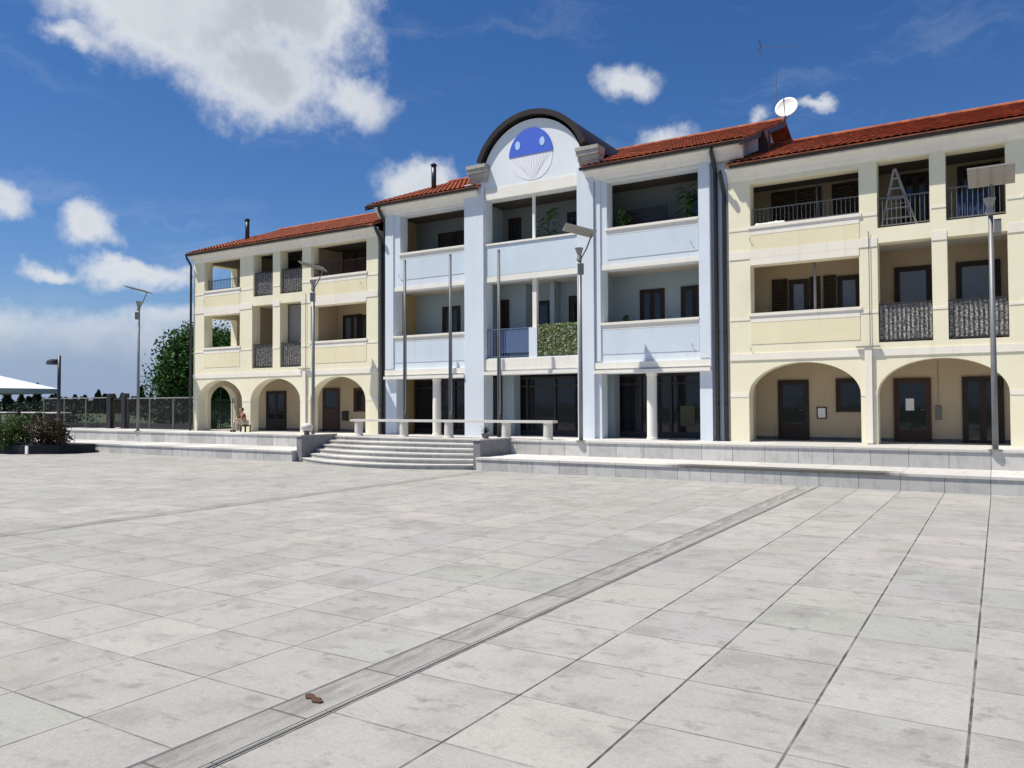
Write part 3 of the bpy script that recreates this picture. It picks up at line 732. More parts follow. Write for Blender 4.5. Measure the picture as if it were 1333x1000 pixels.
# raised terrace: lower ledge and upper level, each with a projecting coping
SX0, SX1 = -23.95, -15.12                    # flight of steps between these
tb = MB()
tb.box(-62, -36.3, 24.42, 28.3, -.1, T-.062); tb.box(-36.3, 14, 24.42, 45, -.1, T-.062)
tb.build('terrace', M['block'])
struct(bpy.data.objects['terrace'])
sheet('terrace_paving', -62, -36.3, 24.7, 28.3, T+.001, M['nosing']); sheet('terrace_paving', -36.3, 14, 24.7, 45, T+.001, M['nosing'])
for a, b in ((-62, SX0), (SX1, 14)):
    struct(box(a, b, 22.2, 24.419, -.1, .372).build('ledge', M['block']))
    struct(box(a, b, 22.165, 24.418, .373, .44).build('ledge_coping', M['nosing']))
    struct(box(a, b, 24.385, 24.75, T-.061, T).build('terrace_coping', M['nosing']))
def steps():
    xm = (SX0+SX1)/2; hw = (SX1-SX0)/2-.28
    for i in range(6):
        sag = (1.25, 1.05, .85, .62, .4, .2)[i]; ye = 22.45+.36*i
        def poly(o, e=0): return [(xm-hw+2*hw*k/32, ye+o-sag*(1-((2*k/32-1))**2)) for k in range(33)]
        z0, z1 = .16*i, .16*(i+1)
        mb = MB(); pl = poly(.03)
        mb.prism(pl+[(xm+hw, 25.0), (xm-hw, 25.0)], lambda a, b, d: (a, b, d), z0-.02, z1-.046)
        struct(mb.build('step', M['step']))
        mb = MB(); pl = poly(0.0)
        mb.prism(pl+[(xm+hw, 25.0+.02*i), (xm-hw, 25.0+.02*i)], lambda a, b, d: (a, b, d), z1-.045, z1)
        struct(mb.build('step_tread', M['nosing']))
steps()
for x, nm in ((SX0, 'left'), (SX1, 'right')):
    xa, xb = (x, x+.279) if nm == 'left' else (x-.279, x)
    w = thing('flank_wall', 'low stone flank wall on the %s side of the curved steps, %s' % (nm, 'topped by a pale bowl' if nm == 'left' else 'topped by a dark spiky plant'), 'wall', ((xa+xb)/2, 22.4, 0), 'flank walls of the steps')
    box(xa, xb, 22.44, 24.40, .0, 1.0).build('stone_block', mat('flank_stone', (.21, .21, .22), .85, .3, 3), w)
    box(xa-.02, xb+.02, 22.40, 24.41, 1.001, 1.05).build('coping', M['nosing'], w)
bowl = thing('stone_bowl', 'pale round stone bowl on the left flank wall of the steps', 'bowl', (-23.81, 22.85, 1.05))
MB().lathe([(.12, 0), (.10, .08), (.17, .14)], (-23.81, 22.85, 1.05), 18).build('foot', M['greystone'], bowl)
MB().lathe([(.10, .14), (.22, .22), (.25, .32), (.20, .42), (.06, .47)], (-23.81, 22.85, 1.05), 18).build('bowl_body', M['stone'], bowl, True)
pp = thing('potted_plant', 'small dark spiky plant in a grey pot on the right flank wall', 'plant', (-15.26, 23.0, 1.05))
MB().lathe([(.10, 0), (.15, .16), (.17, .18)], (-15.26, 23.0, 1.05), 14).build('pot', M['greystone'], pp)
rng = random.Random(5); mb = MB()
for k in range(46):
    t = rng.random()*6.28; r = .26*rng.random()+.05; b = Vector((-15.26, 23.0, 1.22)); e = b+Vector((math.cos(t)*r, math.sin(t)*r, .12+.26*rng.random()))
    s = Vector((-math.sin(t), math.cos(t), 0))*.016; mb.face([b-s, b+s, e])
mb.build('foliage', M['leafdark'], pp)

# ================================================================== STREET FURNITURE
def street_lamp(x, y, label, q=-.36):
    L = thing('street_lamp', label, 'street lamp', (x, y, T), 'reflector street lamps along the terrace')
    MB().lathe([(.17, 0), (.17, .02), (.085, .03)], (x, y, T), 14).build('base_plate', M['pole'], L)
    MB().tube([(x, y, T+.02), (x, y, 2.9), (x, y, 7.55+q)], [.072, .072, .058], 12).build('pole', M['galv'], L, True)
    box(x+.07, x+.24, y-.10, y+.10, 7.05+q, 7.42+q).build('ballast_box', M['pole'], L)
    pr = MB().lathe([(.07, 0), (.10, .05), (.075, .22), (.14, .42), (.15, .45)], (x-.02, y-.02, 7.55+q), 14).build('projector', M['panelgrey'], L)
    MB().tube([(x+.04, y+.02, 7.6+q), (x+.05, y+.22, 7.95+q), (x+.03, y+.42, 8.468+q)], .026, 8).build('arm', M['pole'], L)
    w, d = .54, .52; cy = y-.02; cz = 8.58+q; s = .13
    mb = MB()
    p = lambda a, b, o: (x+.03+a, cy+b, cz-b/d*s+o)
    mb.hexa([p(-w,-d,0), p(w,-d,0), p(w,d,0), p(-w,d,0), p(-w,-d,.035), p(w,-d,.035), p(w,d,.035), p(-w,d,.035)])
    for k in (-.3, 0, .3): mb.hexa([p(k-.012,-d+.02,-.02), p(k+.012,-d+.02,-.02), p(k+.012,d-.02,-.02), p(k-.012,d-.02,-.02), p(k-.012,-d+.02,-.001), p(k+.012,-d+.02,-.001), p(k+.012,d-.02,-.001), p(k-.012,d-.02,-.001)])
    mb.build('reflector_panel', M['panelgrey'], L)
    return L
street_lamp(-.11, 24.45, 'tall lamp with a flat grey panel head before the right yellow house arches')
for (x, y, lb) in ((-12.28, 24.45, 'tall lamp with a flat panel head before the blue house pilaster'), (-25.1, 24.45, 'tall lamp with a flat panel head before the left yellow house, beside the steps'), (-37.65, 24.5, 'tall lamp with a flat panel head against the sky, left of all houses')):
    c = copy_tree(bpy.data.objects['street_lamp'], (x, y, T), label=lb); c.rotation_euler.z = math.radians(-55)
for x, y, zt, lb in ((-20.50, 25.0, 8.06, 'leftmost bare grey flagpole behind the long bench'), (-18.22, 25.0, 8.06, 'middle bare grey flagpole of three behind the long bench'), (-15.97, 25.0, 8.0, 'bare grey flagpole closest to the round gable, before the middle bay of the blue house')):
    F = thing('flagpole', lb, 'flagpole', (x, y, T), 'flagpoles behind the bench')
    MB().tube([(x, y, T), (x, y, 3.4), (x, y, zt)], [.078, .075, .052], 12).build('pole', M['flag'], F, True)
    MB().lathe([(.14, 0), (.14, .03), (.075, .05), (.075, .25)], (x, y, T+.001), 14).build('base', M['galv'], F)
    MB().lathe([(.045, 0), (.06, .03), (.045, .07), (.01, .08)], (x, y, zt), 12).build('finial', M['galv'], F)
    MB().tube([(x+.075, y-.05, 1.9), (x+.05, y-.03, zt-.1)], .006, 4).build('halyard', M['white'], F)
    box(x+.05, x+.09, y-.09, y-.05, 1.85, 1.98).build('cleat', M['galv'], F)
bench = thing('stone_bench', 'long pale stone bench on round supports along the top of the steps', 'bench', (-18.25, 24.74, T))
box(-23.06, -13.45, 24.55, 24.93, 1.56, 1.65).build('seat', M['stone'], bench)
for x in (-22.75, -20.34, -18.12, -15.5, -13.74): MB().lathe([(.20, 0), (.19, .04), (.17, .08), (.17, .58), (.20, .599)], (x, 24.74, T+.001), 18).build('support', M['stone'], bench)

# wall fittings on the right yellow house
nb = thing('notice_board', 'small framed notice board on the portico wall beside the right house window', 'notice board', (-5.14, YB, 1.68))
box(-5.30, -4.98, YB-.04, YB-.002, 1.70, 2.10).build('frame', M['wood'], nb); box(-5.26, -5.02, YB-.048, YB-.041, 1.74, 2.06).build('paper', M['white'], nb)
ic = thing('intercom', 'narrow grey intercom box between the two portico doors of the right house', 'intercom', (-1.64, YB, 1.7))
box(-1.73, -1.56, YB-.05, YB-.002, 1.68, 2.14).build('panel', mat('intercom_grey', (.16, .15, .12), .5), ic)
mb = MB()
for k in range(5): mb.box(-1.69, -1.60, YB-.058, YB-.051, 1.73+.075*k, 1.765+.075*k)
mb.build('button', M['galv'], ic)
MB().tube([(-1.645, YB-.015, 2.14), (-1.645, YB-.015, 3.55)], .012, 6).build('cable_duct', M['panelgrey'], ic)
pw = thing('paper_sheet', 'white paper sheet on the dark glazed door of the right house', 'paper', (-2.45, YB, 2.0))
box(-2.57, -2.33, YB-.060, YB-.056, 1.98, 2.36).build('sheet', M['white'], pw)
mbx = thing('mailbox', 'black mailbox on the left yellow house wall beside the brown door', 'mailbox', (-26.95, YB, 1.5))
box(-27.10, -26.78, YB-.14, YB-.002, 1.50, 1.90).build('body', M['dark'], mbx); MB().prism([(YB-.16, 1.90), (YB-.002, 1.97), (YB-.002, 1.90)], lambda a, b, d: (d, a, b), -27.12, -26.76).build('lid', M['dark'], mbx)
# balcony things
ld = thing('stepladder', 'aluminium stepladder leaning open on the top balcony of the right house', 'ladder', (-2.6, 26.75, 7.52))
mb = MB()
A = Vector((-2.62, 26.78, 9.42))
for dx, dy in ((-.42, -.22), (.62, -.22)):
    mb.tube([A+Vector((.02 if dx > 0 else -.02, -.02, 0)), (A.x+dx, A.y+dy+.12, 7.53)], .032, 6)
for k in range(1, 6):
    f = k/6.2; z = 9.42-1.89*f; mb.box(A.x-.42*f, A.x+.62*f, A.y-.05*f-.05, A.y-.05*f+.03, z-.02, z+.02)
mb.build('front_frame', M['alu'], ld)
mb = MB()
for dx in (-.36, .5): mb.tube([A, (A.x+dx, A.y+.42, 7.53)], .022, 6)
mb.tube([(A.x-.2, A.y+.23, 8.4), (A.x+.27, A.y+.23, 8.4)], .016, 6); mb.build('rear_frame', M['alu'], ld)
tp = MB(); nx, nz = 18, 10
for j in range(nz+1):
    for i in range(nx+1): tp.v.append((-.98+.78*i/nx, 26.62+.035*math.sin(i*1.7+j*.4)+.03*noise.noise((i*.5, j*.5, 2)), 7.62+.74*j/nz+.02*math.sin(i*.8)))
for j in range(nz):
    for i in range(nx): a = j*(nx+1)+i; tp.f.append((a, a+1, a+nx+2, a+nx+1))
o = tp.build('tarpaulin', M['bluetarp'], None, True); so = o.modifiers.new('thick', 'SOLIDIFY'); so.thickness = .02
tag(o, 'blue tarpaulin hung behind the top balcony railing of the right house', 'tarpaulin')
def leafy(name, label, c, rad, n, size, m, seed, pot=None, stem=None, shell=.1):
    P = thing(name, label, 'plant', pot or c); rng = random.Random(seed)
    MB().leaves(c, rad, n, size, rng, shell, clumps=max(4, n//40)).build('foliage', M[m], P)
    if pot:
        MB().lathe([(.13, 0), (.19, .28), (.21, .30)], pot, 14).build('pot', M['brown'], P)
        MB().tube([Vector(pot)+Vector((0,0,.28)), c], .018, 5).build('stem', M['bark'], P)
    return P
def palm(name, label, pot, h, n, L, seed, m='leafpot'):
    P = thing(name, label, 'plant', pot); rng = random.Random(seed); mb = MB()
    MB().lathe([(.15, 0), (.21, .30), (.23, .32)], pot, 14).build('pot', M['brown'], P)
    top = Vector(pot)+Vector((0, 0, h)); MB().tube([Vector(pot)+Vector((0,0,.3)), top], .025, 6).build('stem', M['bark'], P)
    for k in range(n):
        t = rng.random()*6.28; b = Vector(pot)+Vector((0, 0, .4+(h-.3)*rng.random())); d = Vector((math.cos(t), math.sin(t)*.6, 0)); l = L*(.6+.5*rng.random()); w = .045
        prev = b; s = Vector((-d.y, d.x, 0)).normalized()
        for q in range(1, 6):
            f = q/5; p = b+d*l*f*.8+Vector((0, 0, l*(.75*f-.75*f*f))); ww = w*math.sin(PI*min(.98, f*.85+.1))
            pw_ = w*math.sin(PI*min(.98, (q-1)/5*.85+.1)); mb.face([prev-s*pw_, prev+s*pw_, p+s*ww, p-s*ww]); prev = p
    mb.build('foliage', M[m], P); return P
palm('potted_palm', 'tall green palm behind the slim white post of the round gable balcony', (-15.05, 27.2, 7.57), 2.1, 70, 1.0, 11)
leafy('potted_shrub', 'small green pot plant at the left end of the right-hand blue top balcony', (-11.8, 26.98, 9.0), (.42, .24, .48), 520, .07, 'leafpot', 21, (-11.85, 26.98, 7.9+.3))
palm('potted_palm', 'green pot palm at the right end of the right-hand blue top balcony', (-9.25, 27.02, 7.57), 2.2, 120, .8, 31)
leafy('potted_shrub', 'small dark pot plant on the middle floor balcony of the blue house', (-11.6, 26.99, 5.32), (.36, .2, .22), 220, .05, 'leafdark', 41, (-11.6, 26.99, 4.8))
fg = thing('cloth_pile', 'white cloths lying on the top balcony sill of the right yellow house', 'cloth', (-6.3, 26.45, 8.1))
rng = random.Random(9); mb = MB()
for k in range(9):
    x = -6.72+.10*k; mb.lathe([(.08, 0), (.09+.02*rng.random(), .03), (.05, .07+.03*rng.random())], (x, 26.48+.03*rng.random(), 8.105), 10)
mb.build('cloth', M['white'], fg, True)

# seated person at the foot of the left house
def person():
    bx, by = -31.25, 25.95
    P = thing('person', 'person with dark hair in a maroon top sitting low by the left house arches', 'person', (bx, by, T))
    seatz = T+.34
    J = {'pel': (0, .0, seatz+.1), 'belly': (-.02, -.03, seatz+.26), 'chest': (-.05, -.09, seatz+.46), 'neck': (-.07, -.13, seatz+.60), 'head': (-.09, -.17, seatz+.73), 'crown': (-.08, -.16, seatz+.82),
         'hl': (-.09, -.03, seatz+.08), 'kl': (-.32, -.34, seatz+.20), 'al': (-.40, -.36, T+.09), 'tl': (-.50, -.47, T+.04),
         'hr': (.09, -.05, seatz+.08), 'kr': (-.05, -.44, seatz+.18), 'ar': (-.10, -.44, T+.09), 'tr': (-.18, -.58, T+.04),
         'sl': (-.21, -.05, seatz+.51), 'el': (-.29, -.20, seatz+.30), 'wl': (-.24, -.34, seatz+.24), 'fl': (-.21, -.41, seatz+.23),
         'sr': (.11, -.15, seatz+.51), 'er': (.12, -.32, seatz+.30), 'wr': (-.04, -.44, seatz+.26), 'fr': (-.09, -.47, seatz+.25)}
    R = {'pel': .14, 'belly': .135, 'chest': .15, 'neck': .06, 'head': .095, 'crown': .07, 'hl': .09, 'kl': .068, 'al': .045, 'tl': .035, 'hr': .09, 'kr': .068, 'ar': .045, 'tr': .035,
         'sl': .062, 'el': .045, 'wl': .03, 'fl': .03, 'sr': .062, 'er': .045, 'wr': .03, 'fr': .03}
    E = [('pel','belly'),('belly','chest'),('chest','neck'),('neck','head'),('head','crown'),('pel','hl'),('hl','kl'),('kl','al'),('al','tl'),('pel','hr'),('hr','kr'),('kr','ar'),('ar','tr'),('chest','sl'),('sl','el'),('el','wl'),('wl','fl'),('chest','sr'),('sr','er'),('er','wr'),('wr','fr')]
    def skin(name, keys, edges, m, grow=0., root=None):
        me = bpy.data.meshes.new(name); me.from_pydata([(bx+J[k][0], by+J[k][1], J[k][2]) for k in keys], [(keys.index(a), keys.index(b)) for a, b in edges], [])
        me.materials.append(m); o = bpy.data.objects.new(name, me); C.objects.link(o); o.parent = P; o.matrix_parent_inverse = Matrix.Translation(-Vector(P.location))
        o.modifiers.new('skin', 'SKIN'); 
        for i, k in enumerate(keys): me.skin_vertices[0].data[i].radius = (R[k]+grow, R[k]+grow)
        me.skin_vertices[0].data[keys.index(root or keys[0])].use_root = True
        s = o.modifiers.new('sub', 'SUBSURF'); s.levels = s.render_levels = 2
        return o
    skin('body', list(J), E, M['skin'], 0, 'pel')
    skin('shirt', ['belly','chest','sl','el','sr','er'], [('belly','chest'),('chest','sl'),('sl','el'),('chest','sr'),('sr','er')], M['shirt'], .016, 'belly')
    skin('trousers', ['pel','hl','kl','al','hr','kr','ar'], [('pel','hl'),('hl','kl'),('kl','al'),('pel','hr'),('hr','kr'),('kr','ar')], M['trous'], .016, 'pel')
    skin('shoe', ['al','tl'], [('al','tl')], M['shoe'], .016); skin('shoe', ['ar','tr'], [('ar','tr')], M['shoe'], .016)
    J['h2'] = (-.07, -.12, seatz+.77); J['h3'] = (-.06, -.13, seatz+.84); J['h4'] = (-.045, -.10, seatz+.66); R.update(h2=.10, h3=.075, h4=.07)
    skin('hair', ['h4','h2','h3'], [('h4','h2'),('h2','h3')], M['hair'], .006)
    st = thing('low_stool', 'low dark stool under the seated person by the left house', 'stool', (bx+.02, by+.02, T))
    box(bx-.18, bx+.2, by-.16, by+.2, T+.30, T+.345).build('seat', M['wood'], st)
    for dx, dy in ((-.15,-.13),(.17,-.13),(-.15,.17),(.17,.17)): box(bx+dx-.02, bx+dx+.02, by+dy-.02, by+dy+.02, T+.001, T+.299).build('leg', M['wood'], st)
person()

# ================================================================== LEFT: PLANTER, FENCE, CAFE, TREES
pl = thing('planter_bed', 'low dark planter bed full of shrubs at the left edge of the plaza', 'planter', (-42, 20.5, 0))
poly = [(-37.35, 22.1), (-37.35, 21.6), (-37.75, 20.6), (-39.0, 19.6), (-42, 18.9), (-50, 18.4), (-50, 22.1)]
MB().prism(poly, lambda a, b, d: (a, b, d), -.02, .42).build('planter_wall', M['soil'], pl)
ip = [(a*.985-.6, b*.97+.55) for a, b in poly]
lm = thing('marker_post', 'small white marker post in front of the planter shrubs', 'marker', (-38.55, 19.6, 0))
box(-38.36, -38.16, 19.35, 19.40, .05, .42).build('plate', M['white'], lm); MB().tube([(-38.26, 19.42, 0), (-38.26, 19.42, .3)], .015, 6).build('stake', M['pole'], lm)
SH = [(-38.2, 21.1, .95, .75, 'leafred'), (-38.9, 20.7, 1.15, .85, 'leafred'), (-40.6, 20.6, 1.2, 1.05, 'leafgreen'), (-40.2, 19.9, .95, .8, 'leafgreen'), (-41.9, 20.3, 1.2, 1.05, 'leafgreen'), (-43.4, 20.2, 1.2, 1.1, 'leafgreen'), (-45.2, 20.3, 1.2, 1.1, 'leafgreen')]
SL = ['small reddish shrub at the right end of the planter', 'larger reddish brown shrub second from the planter end', 'green shrub behind the reddish ones in the planter', 'low green shrub at the planter front edge near the white marker', 'green leafy shrub in the planter between two others', 'green shrub near the left edge of the picture', 'green shrub at the far left end of the planter']
for (x, y, z, r, m), lb in zip(SH, SL):
    P = thing('shrub', lb, 'shrub', (x, y, .42), 'shrubs in the planter bed'); rng = random.Random(int(-x*10))
    MB().leaves((x, y-.35, z-.08), (r*1.1, r*.95, .92), 1500, .07, rng, .2, clumps=34).build('foliage', M[m], P)
    mb = MB()
    for k in range(9): t = rng.random()*6.28; mb.tube([(x, y, .42), (x+math.cos(t)*r*.5, y+math.sin(t)*r*.4, z+.3)], [.02, .008], 5)
    mb.build('stems', M['bark'], P)

fe = thing('glass_fence', 'see-through mesh fence with pale top rail left of the black gate', 'fence', (-47.9, 27.0, T))
def fence(F, x0, x1, zt, vert):
    MB().box(x0, x1, 26.96, 27.04, zt-.06, zt).build('top_rail', M['alu'], F)
    MB().box(x0, x1, 26.98, 27.02, T+.02, T+.32).build('base_strip', M['dark'], F)
    n = max(1, int((x1-x0)/1.9))
    for k in range(n+1): x = x0+(x1-x0)*k/n; box(x-.03, x+.03, 26.97, 27.03, T+.001, zt-.061).build('post', M['pole'], F)
    mb = MB(); n = int((x1-x0)/vert)
    for k in range(n): x = x0+(x1-x0)*(k+.5)/n; mb.box(x-.008, x+.008, 26.992, 27.008, T+.321, zt-.061)
    for k in range(1, 9): z = T+.32+(zt-T-.38)*k/9; mb.box(x0, x1, 26.994, 27.006, z-.004, z+.004)
    mb.build('mesh_panel', M['rail'], F)
fence(fe, -51.3, -44.35, 2.78, .14)
fe2 = thing('bar_fence', 'dark bar fence between the black gate and the left yellow house', 'fence', (-39.5, 27.0, T))
fence(fe2, -42.5, -36.2, 2.72, .10)
gt = thing('gate', 'narrow black gate with thick posts between the two fences', 'gate', (-43.3, 27.0, T))
for x in (-44.12, -42.72): box(x-.19, x+.19, 26.85, 27.15, T+.001, 2.98).build('gate_post', M['dark'], gt)
mb = MB().box(-43.92, -42.92, 26.97, 27.03, 2.62, 2.72).box(-43.92, -42.92, 26.97, 27.03, T+.06, T+.4)
for k in range(8): x = -43.86+.88*k/7; mb.box(x-.012, x+.012, 26.985, 27.015, T+.4, 2.62)
mb.build('gate_leaf', M['dark'], gt)
sl = thing('short_lamp', 'short dark lamp post with a small head pointing left behind the planter', 'street lamp', (-47.05, 25.6, T))
MB().tube([(-47.05, 25.6, T), (-47.05, 25.6, 5.25)], [.10, .09], 10).build('pole', M['navy'], sl, True)
MB().tube([(-47.05, 25.6, 5.0), (-47.4, 25.5, 5.0)], .04, 8).build('arm', M['navy'], sl)
MB().lathe([(.30, 0), (.36, .06), (.30, .22), (.12, .32)], (-47.5, 25.45, 4.72), 16).build('lamp_head', M['navy'], sl)
gz = thing('cafe_canopy', 'white peaked canopy on slim posts at the left edge above the tables', 'canopy', (-64, 29.5, T))
ax0, ax1, ay0, ay1, zt = -70.0, -58.8, 27.4, 32.0, 3.55
apx = ((ax0+ax1)/2, (ay0+ay1)/2, 4.8); mb = MB()
cs = [(ax0, ay0, zt), (ax1, ay0, zt), (ax1, ay1, zt), (ax0, ay1, zt)]
for k in range(4): mb.face([cs[k], cs[(k+1) % 4], apx])
o = mb.build('canopy_top', M['fabric'], gz); s = o.modifiers.new('t', 'SOLIDIFY'); s.thickness = .03
mb = MB(); 
for k in range(4):
    p, q = cs[k], cs[(k+1) % 4]; mb.face([p, q, (q[0], q[1], zt-.35), (p[0], p[1], zt-.35)])
o = mb.build('valance', mat('grey_green_valance', (.24, .30, .30), .8), gz); s = o.modifiers.new('t', 'SOLIDIFY'); s.thickness = .015
for p in cs: box(p[0]-.05+(.1 if p[0] < -64 else -.1), p[0]+.05+(.1 if p[0] < -64 else -.1), p[1]-.05+(.1 if p[1] < 30 else -.1), p[1]+.05+(.1 if p[1] < 30 else -.1), T+.001, zt-.04).build('post', M['navy'], gz)
for x0, x1, lb in ((-58.0, -55.9, 'pale topped cafe table cut by the left picture edge'), (-54.1, -52.4, 'pale topped cafe table in the middle, behind the green shrubs'), (-51.5, -49.5, 'pale topped cafe table closest to the short dark lamp')):
    t = thing('cafe_table', lb, 'table', ((x0+x1)/2, 27.0+.4, T), 'cafe tables under the canopy')
    if x0 > -52: y = 26.0; k = 26.0/27.0
    else: y = 27.0; k = 1
    x0 *= k; x1 *= k
    box(x0, x1, y, y+.7, 1.84*1.0, 1.91).build('table_top', M['stone'], t)
    for x in (x0+.12, x1-.12):
        for yy in (y+.1, y+.6): box(x-.03, x+.03, yy-.03, yy+.03, T+.001, 1.839).build('leg', M['dark'], t)
    box(x0+.15, x1-.15, y+.3, y+.4, T+.35, T+.42).build('stretcher', M['dark'], t)

def tree(name, label, base, h, crown, rad, n, size, m, seed, group=None, clumps=60, trunk=.22):
    P = thing(name, label, 'tree', base, group); rng = random.Random(seed); b = Vector(base)
    mb = MB(); top = Vector(crown)
    mb.tube([b, b+(top-b)*.4+Vector((.1, 0, 0)), top], [trunk, trunk*.75, trunk*.3], 9)
    for k in range(9):
        t = rng.random()*6.28; s = b+(top-b)*(.35+.5*rng.random()); mb.tube([s, s+Vector((math.cos(t)*rad[0]*.35, math.sin(t)*rad[1]*.35, rad[2]*.25)), s+Vector((math.cos(t)*rad[0]*.7, math.sin(t)*rad[1]*.7, rad[2]*.4))], [trunk*.35, trunk*.22, trunk*.08], 6)
    mb.build('trunk', M['bark'], P)
    MB().leaves(crown, rad, n, size, rng, .2, clumps=clumps).leaves(crown, [q*.78 for q in rad], n//4, size*1.8, rng, .05).build('crown', M[m], P)
    return P
tree('broadleaf_tree', 'large round green tree behind the left end of the left yellow house', (-59.6, 46.0, 0), 10, (-59.6, 46.0, 5.2), (6.5, 6.0, 5.0), 42000, .15, 'leaf', 2, clumps=260, trunk=.35)
leafy('hedge', 'dark low hedge behind the bar fence beside the left house', (-46, 33.0, 1.6), (6.5, .8, 1.0), 2400, .12, 'leafdark', 77)
leafy('hedge', 'dark green hedge behind the cafe tables under the canopy', (-68, 36.0, 1.7), (9, 1.0, 1.2), 2600, .14, 'leafdark', 78)
# row of small trees on the horizon
rng = random.Random(12); protos = []
def far_tree(x, y, h, w, seed):
    r2 = random.Random(seed); mb = MB().tube([(x, y, 0), (x, y, h*.6)], [.25, .1], 5)
    for k in range(520):
        f = r2.random()**.8; z = h*(.12+.88*f); rr = w*(1-f)**.55*(.35+.65*r2.random()); t = r2.random()*6.28
        p = Vector((x+math.cos(t)*rr, y+math.sin(t)*rr, z)); a = Vector((r2.gauss(0,1), r2.gauss(0,1), r2.gauss(0,1))).normalized()*.5; b = a.orthogonal().normalized()*.32
        mb.face([p-a, p-b, p+a, p+b])
    o = mb.build('horizon_tree', M['leafdark']); tag(o, 'small dark tree in the row on the horizon left of the houses', 'tree', 'trees on the horizon'); return o
fx, fy = -280., 150.
for k in range(4): protos.append(far_tree(0, 0, (7, 8.5, 6, 9.5)[k], (1.5, 1.9, 2.2, 1.6)[k], 50+k))
used = 0
for k in range(52):
    az = math.radians(-65.5+13.5*k/51+rng.uniform(-.1, .1)); d = 300+rng.uniform(-25, 25)
    loc = (math.sin(az)*d, math.cos(az)*d, -.02); s = .55+.6*rng.random()
    if used < 4: o = protos[used]
    else: o = protos[k % 4].copy(); C.objects.link(o)
    used += 1; o.location = loc; o.scale = (1, 1, s); o.rotation_euler = (0, 0, rng.random()*6)
mb = MB()
for k in range(7000):
    az = math.radians(-68+18*rng.random()); d = 325+rng.uniform(-6, 6); p = Vector((math.sin(az)*d, math.cos(az)*d, 5.2*rng.random()**1.3*(.75+.5*noise.noise((az*60, 0, 0)))))
    a = Vector((rng.gauss(0,1), rng.gauss(0,1), rng.gauss(0,1))).normalized()*.9; b = a.orthogonal().normalized()*.6; mb.face([p-a, p-b, p+a, p+b])
o = mb.build('far_woodland', M['leafdark']); tag(o, 'dark band of far woodland along the horizon', 'woodland', kind='stuff')
# chipped brick-red spot in the drain, laid on as a thin flat piece
gr = thing('chipped_spot', 'small rusty chipped spot in the channel in the foreground', 'chipped spot', (-4.36, 4.42, .005))
MB().prism([(-4.52, 4.33), (-4.47, 4.285), (-4.43, 4.30), (-4.37, 4.255), (-4.31, 4.27), (-4.30, 4.30), (-4.35, 4.315), (-4.36, 4.34), (-4.42, 4.335), (-4.46, 4.365), (-4.51, 4.37)], lambda a, b, d: (a, b, d), .005, .017).build('lid', M['rust'], gr)

# ================================================================== LIGHT, SKY
AZ, EL = math.radians(50), math.radians(63)
sun = bpy.data.lights.new('sun', 'SUN'); sun.energy = 5.0; sun.angle = math.radians(.5); sun.color = (1, .945, .85)
so = bpy.data.objects.new('sun', sun); C.objects.link(so); so.location = (-30, -40, 60)
so.rotation_euler = Vector((math.sin(AZ)*math.cos(EL), math.cos(AZ)*math.cos(EL), -math.sin(EL))).to_track_quat('-Z', 'Y').to_euler()
W = bpy.data.worlds.new('World'); sc.world = W; W.use_nodes = True
N = NT(W.node_tree); bg = W.node_tree.nodes['Background']
sky = N.new('ShaderNodeTexSky', sky_type='NISHITA'); sky.sun_disc = False; sky.sun_elevation = EL; sky.sun_rotation = math.radians(230)
sky.air_density = 1.0; sky.dust_density = .3; sky.ozone_density = 2.5
hs = N.new('ShaderNodeHueSaturation'); N.put(hs.inputs['Color'], sky.outputs[0]); hs.inputs['Saturation'].default_value = 1.28; hs.inputs['Value'].default_value = 1.0
tc = N.new('ShaderNodeTexCoord').outputs['Generated']
sp = N.new('ShaderNodeSeparateXYZ'); N.put(sp.inputs[0], tc)
hz = N.ss(sp.outputs[2], .16, .0, 0, .8)                # pale blue haze along the horizon
skc = N.mix(1.0, hs.outputs[0], (.86, .92, 1.12), 'MULTIPLY')
N.put(bg.inputs[0], N.mix(hz, skc, (3.0, 4.2, 6.8))); bg.inputs[1].default_value = .072
az = N.m('DEGREES', N.m('ARCTAN2', sp.outputs[0], sp.outputs[1])); el = N.m('DEGREES', N.m('ARCSINE', sp.outputs[2]))
wv = N.noise(tc, 9, 5, .6, 1); ws = N.new('ShaderNodeSeparateXYZ'); N.put(ws.inputs[0], wv)
az = N.m('ADD', az, N.m('MULTIPLY', N.m('SUBTRACT', ws.outputs[0], .5), 5.0)); el = N.m('ADD', el, N.m('MULTIPLY', N.m('SUBTRACT', ws.outputs[1], .5), 5.0))
CL = [(-52.5, 26.2, 9.0, 5.0, 1), (-49.3, 21.6, 5.8, 3.3, 1), (-57.0, 25.6, 7.0, 3.2, 1), (-47.5, 26.0, 6.0, 4, 1), (-43.0, 20.8, 3.8, 2.2, .3), (-61.5, 22.5, 3.0, 1.2, .3), (-59.5, 11.3, 1.9, 1.3, .75), (-64.6, 12.2, 2.3, 1.3, .65), (-56.5, 8.8, 4.6, 1.1, .75), (-61.5, 8.6, 2.4, .8, .5),
      (-23.0, 22.7, 2.6, 1.2, .75), (-38.4, 16.0, 3.2, 1.7, .85), (-20.6, 18.3, 2.3, 1.5, .5), (-14.2, 19.2, 1.5, 1.4, .0), (-10.2, 19.5, 1.7, .7, .0),
      (-59.0, 3.4, 14, 2.7, .8), (-53.5, 5.6, 5.5, 1.3, .75), (-66, 4.6, 7, 2.2, .7),
      # clouds outside the picture, for reflections and other views
      (30, 24, 12, 5, .9), (75, 30, 14, 6, .9), (140, 28, 16, 6, .9), (-130, 34, 14, 6, .9), (-100, 20, 12, 4, .9), (170, 14, 14, 4, .8)]
dens = None; opac = None
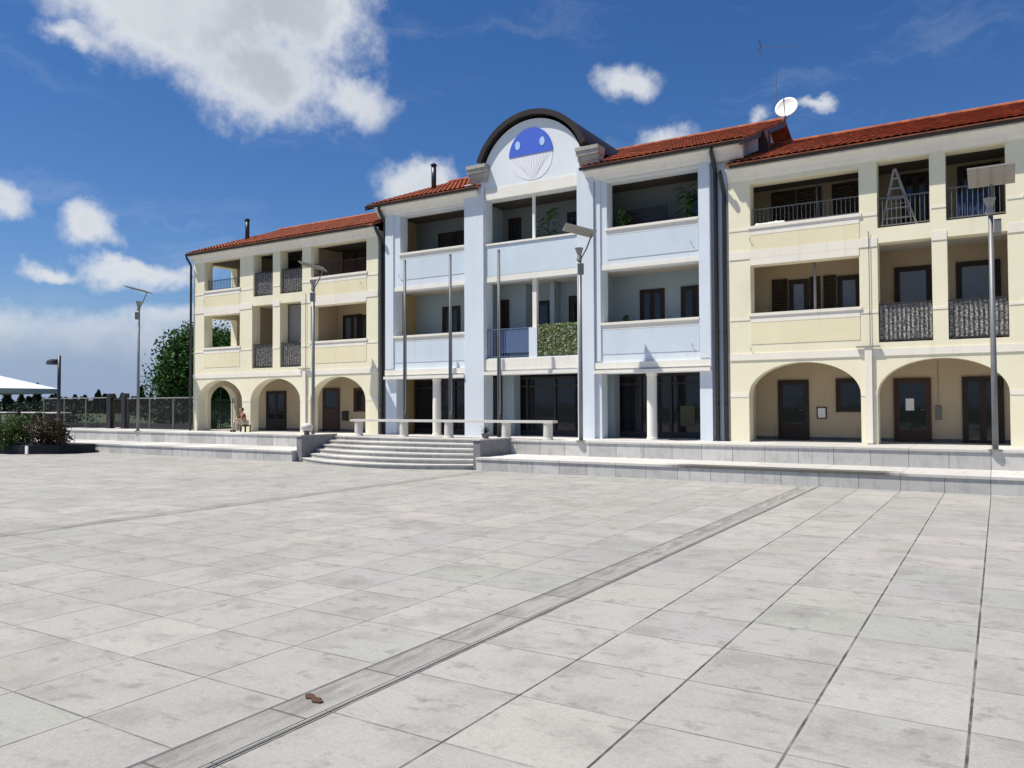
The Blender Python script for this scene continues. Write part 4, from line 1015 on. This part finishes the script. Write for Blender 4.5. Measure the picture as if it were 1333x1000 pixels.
for a, e, w, h, op in CL:
    d = N.m('SQRT', N.m('ADD', N.m('POWER', N.m('DIVIDE', N.m('SUBTRACT', az, a), w), 2), N.m('POWER', N.m('DIVIDE', N.m('SUBTRACT', el, e), h), 2)))
    f = N.m('MULTIPLY', N.m('SUBTRACT', 1.0, d), 1.0)
    f = N.m('SUBTRACT', f, (1-op)*.5)
    dens = f if dens is None else N.m('SMOOTH_MAX', dens, f, .12)
fb = N.noise(tc, 14, 10, .66); fb2 = N.noise(tc, 7, 6, .55)
dd = N.m('ADD', dens, N.m('MULTIPLY', N.m('SUBTRACT', fb, .5), 1.7))
mask = N.m('MULTIPLY', N.ss(dd, -.32, .58), N.ss(el, 2.0, 8.0, .48, 1.0))
bigc = N.m('MULTIPLY', N.ss(az, -38.0, -43.0), N.ss(el, 15.0, 18.0))
shade = N.m('MULTIPLY', N.m('MULTIPLY', N.ss(dd, .20, .80), N.ss(fb2, .36, .60, .30, 1)), N.ss(bigc, 0.0, 1.0, .35, 1.0))
ccol = N.mix(shade, (.80, .83, .88), (.55, .58, .64))
low = N.ss(el, 6.5, 2.0)
ccol = N.mix(N.m('MULTIPLY', low, .85), ccol, (.27, .36, .53))
wisp = N.m('MULTIPLY', N.ss(N.noise(N.comb(N.m('MULTIPLY', az, .05), N.m('MULTIPLY', el, .22), 2.0), 1.3, 7, .65), .52, .80), .16)
cb = N.new('ShaderNodeBackground'); N.put(cb.inputs[0], ccol); cb.inputs[1].default_value = .75
mx = N.new('ShaderNodeMixShader'); N.put(mx.inputs[0], N.m('MAXIMUM', N.m('MULTIPLY', mask, .97), wisp, None, True))
N.l.new(bg.outputs[0], mx.inputs[1]); N.l.new(cb.outputs[0], mx.inputs[2]); N.l.new(mx.outputs[0], W.node_tree.nodes['World Output'].inputs[0])

# ================================================================== CAMERA
f = 1029.4; pitch = math.atan(27.75/f); th = math.atan(634.4*math.cos(pitch)/f); r = .00434
R0 = Vector((math.cos(th), math.sin(th), 0)); F = Vector((-math.sin(th)*math.cos(pitch), math.cos(th)*math.cos(pitch), math.sin(pitch))); U0 = R0.cross(F)
R = (R0-U0*r).normalized(); U = (U0+R0*r).normalized()
cam = bpy.data.cameras.new('camera'); cam.sensor_width = 36; cam.lens = 36*f/1333; cam.clip_start = .1; cam.clip_end = 6000
co = bpy.data.objects.new('camera', cam); C.objects.link(co)
mw = Matrix((( R.x, U.x, -F.x, 0), (R.y, U.y, -F.y, 0), (R.z, U.z, -F.z, 2.2), (0, 0, 0, 1))); co.matrix_world = mw
sc.camera = co
sc.view_settings.view_transform = 'Standard'; sc.view_settings.look = 'None'; sc.view_settings.exposure = .30; sc.view_settings.gamma = 1
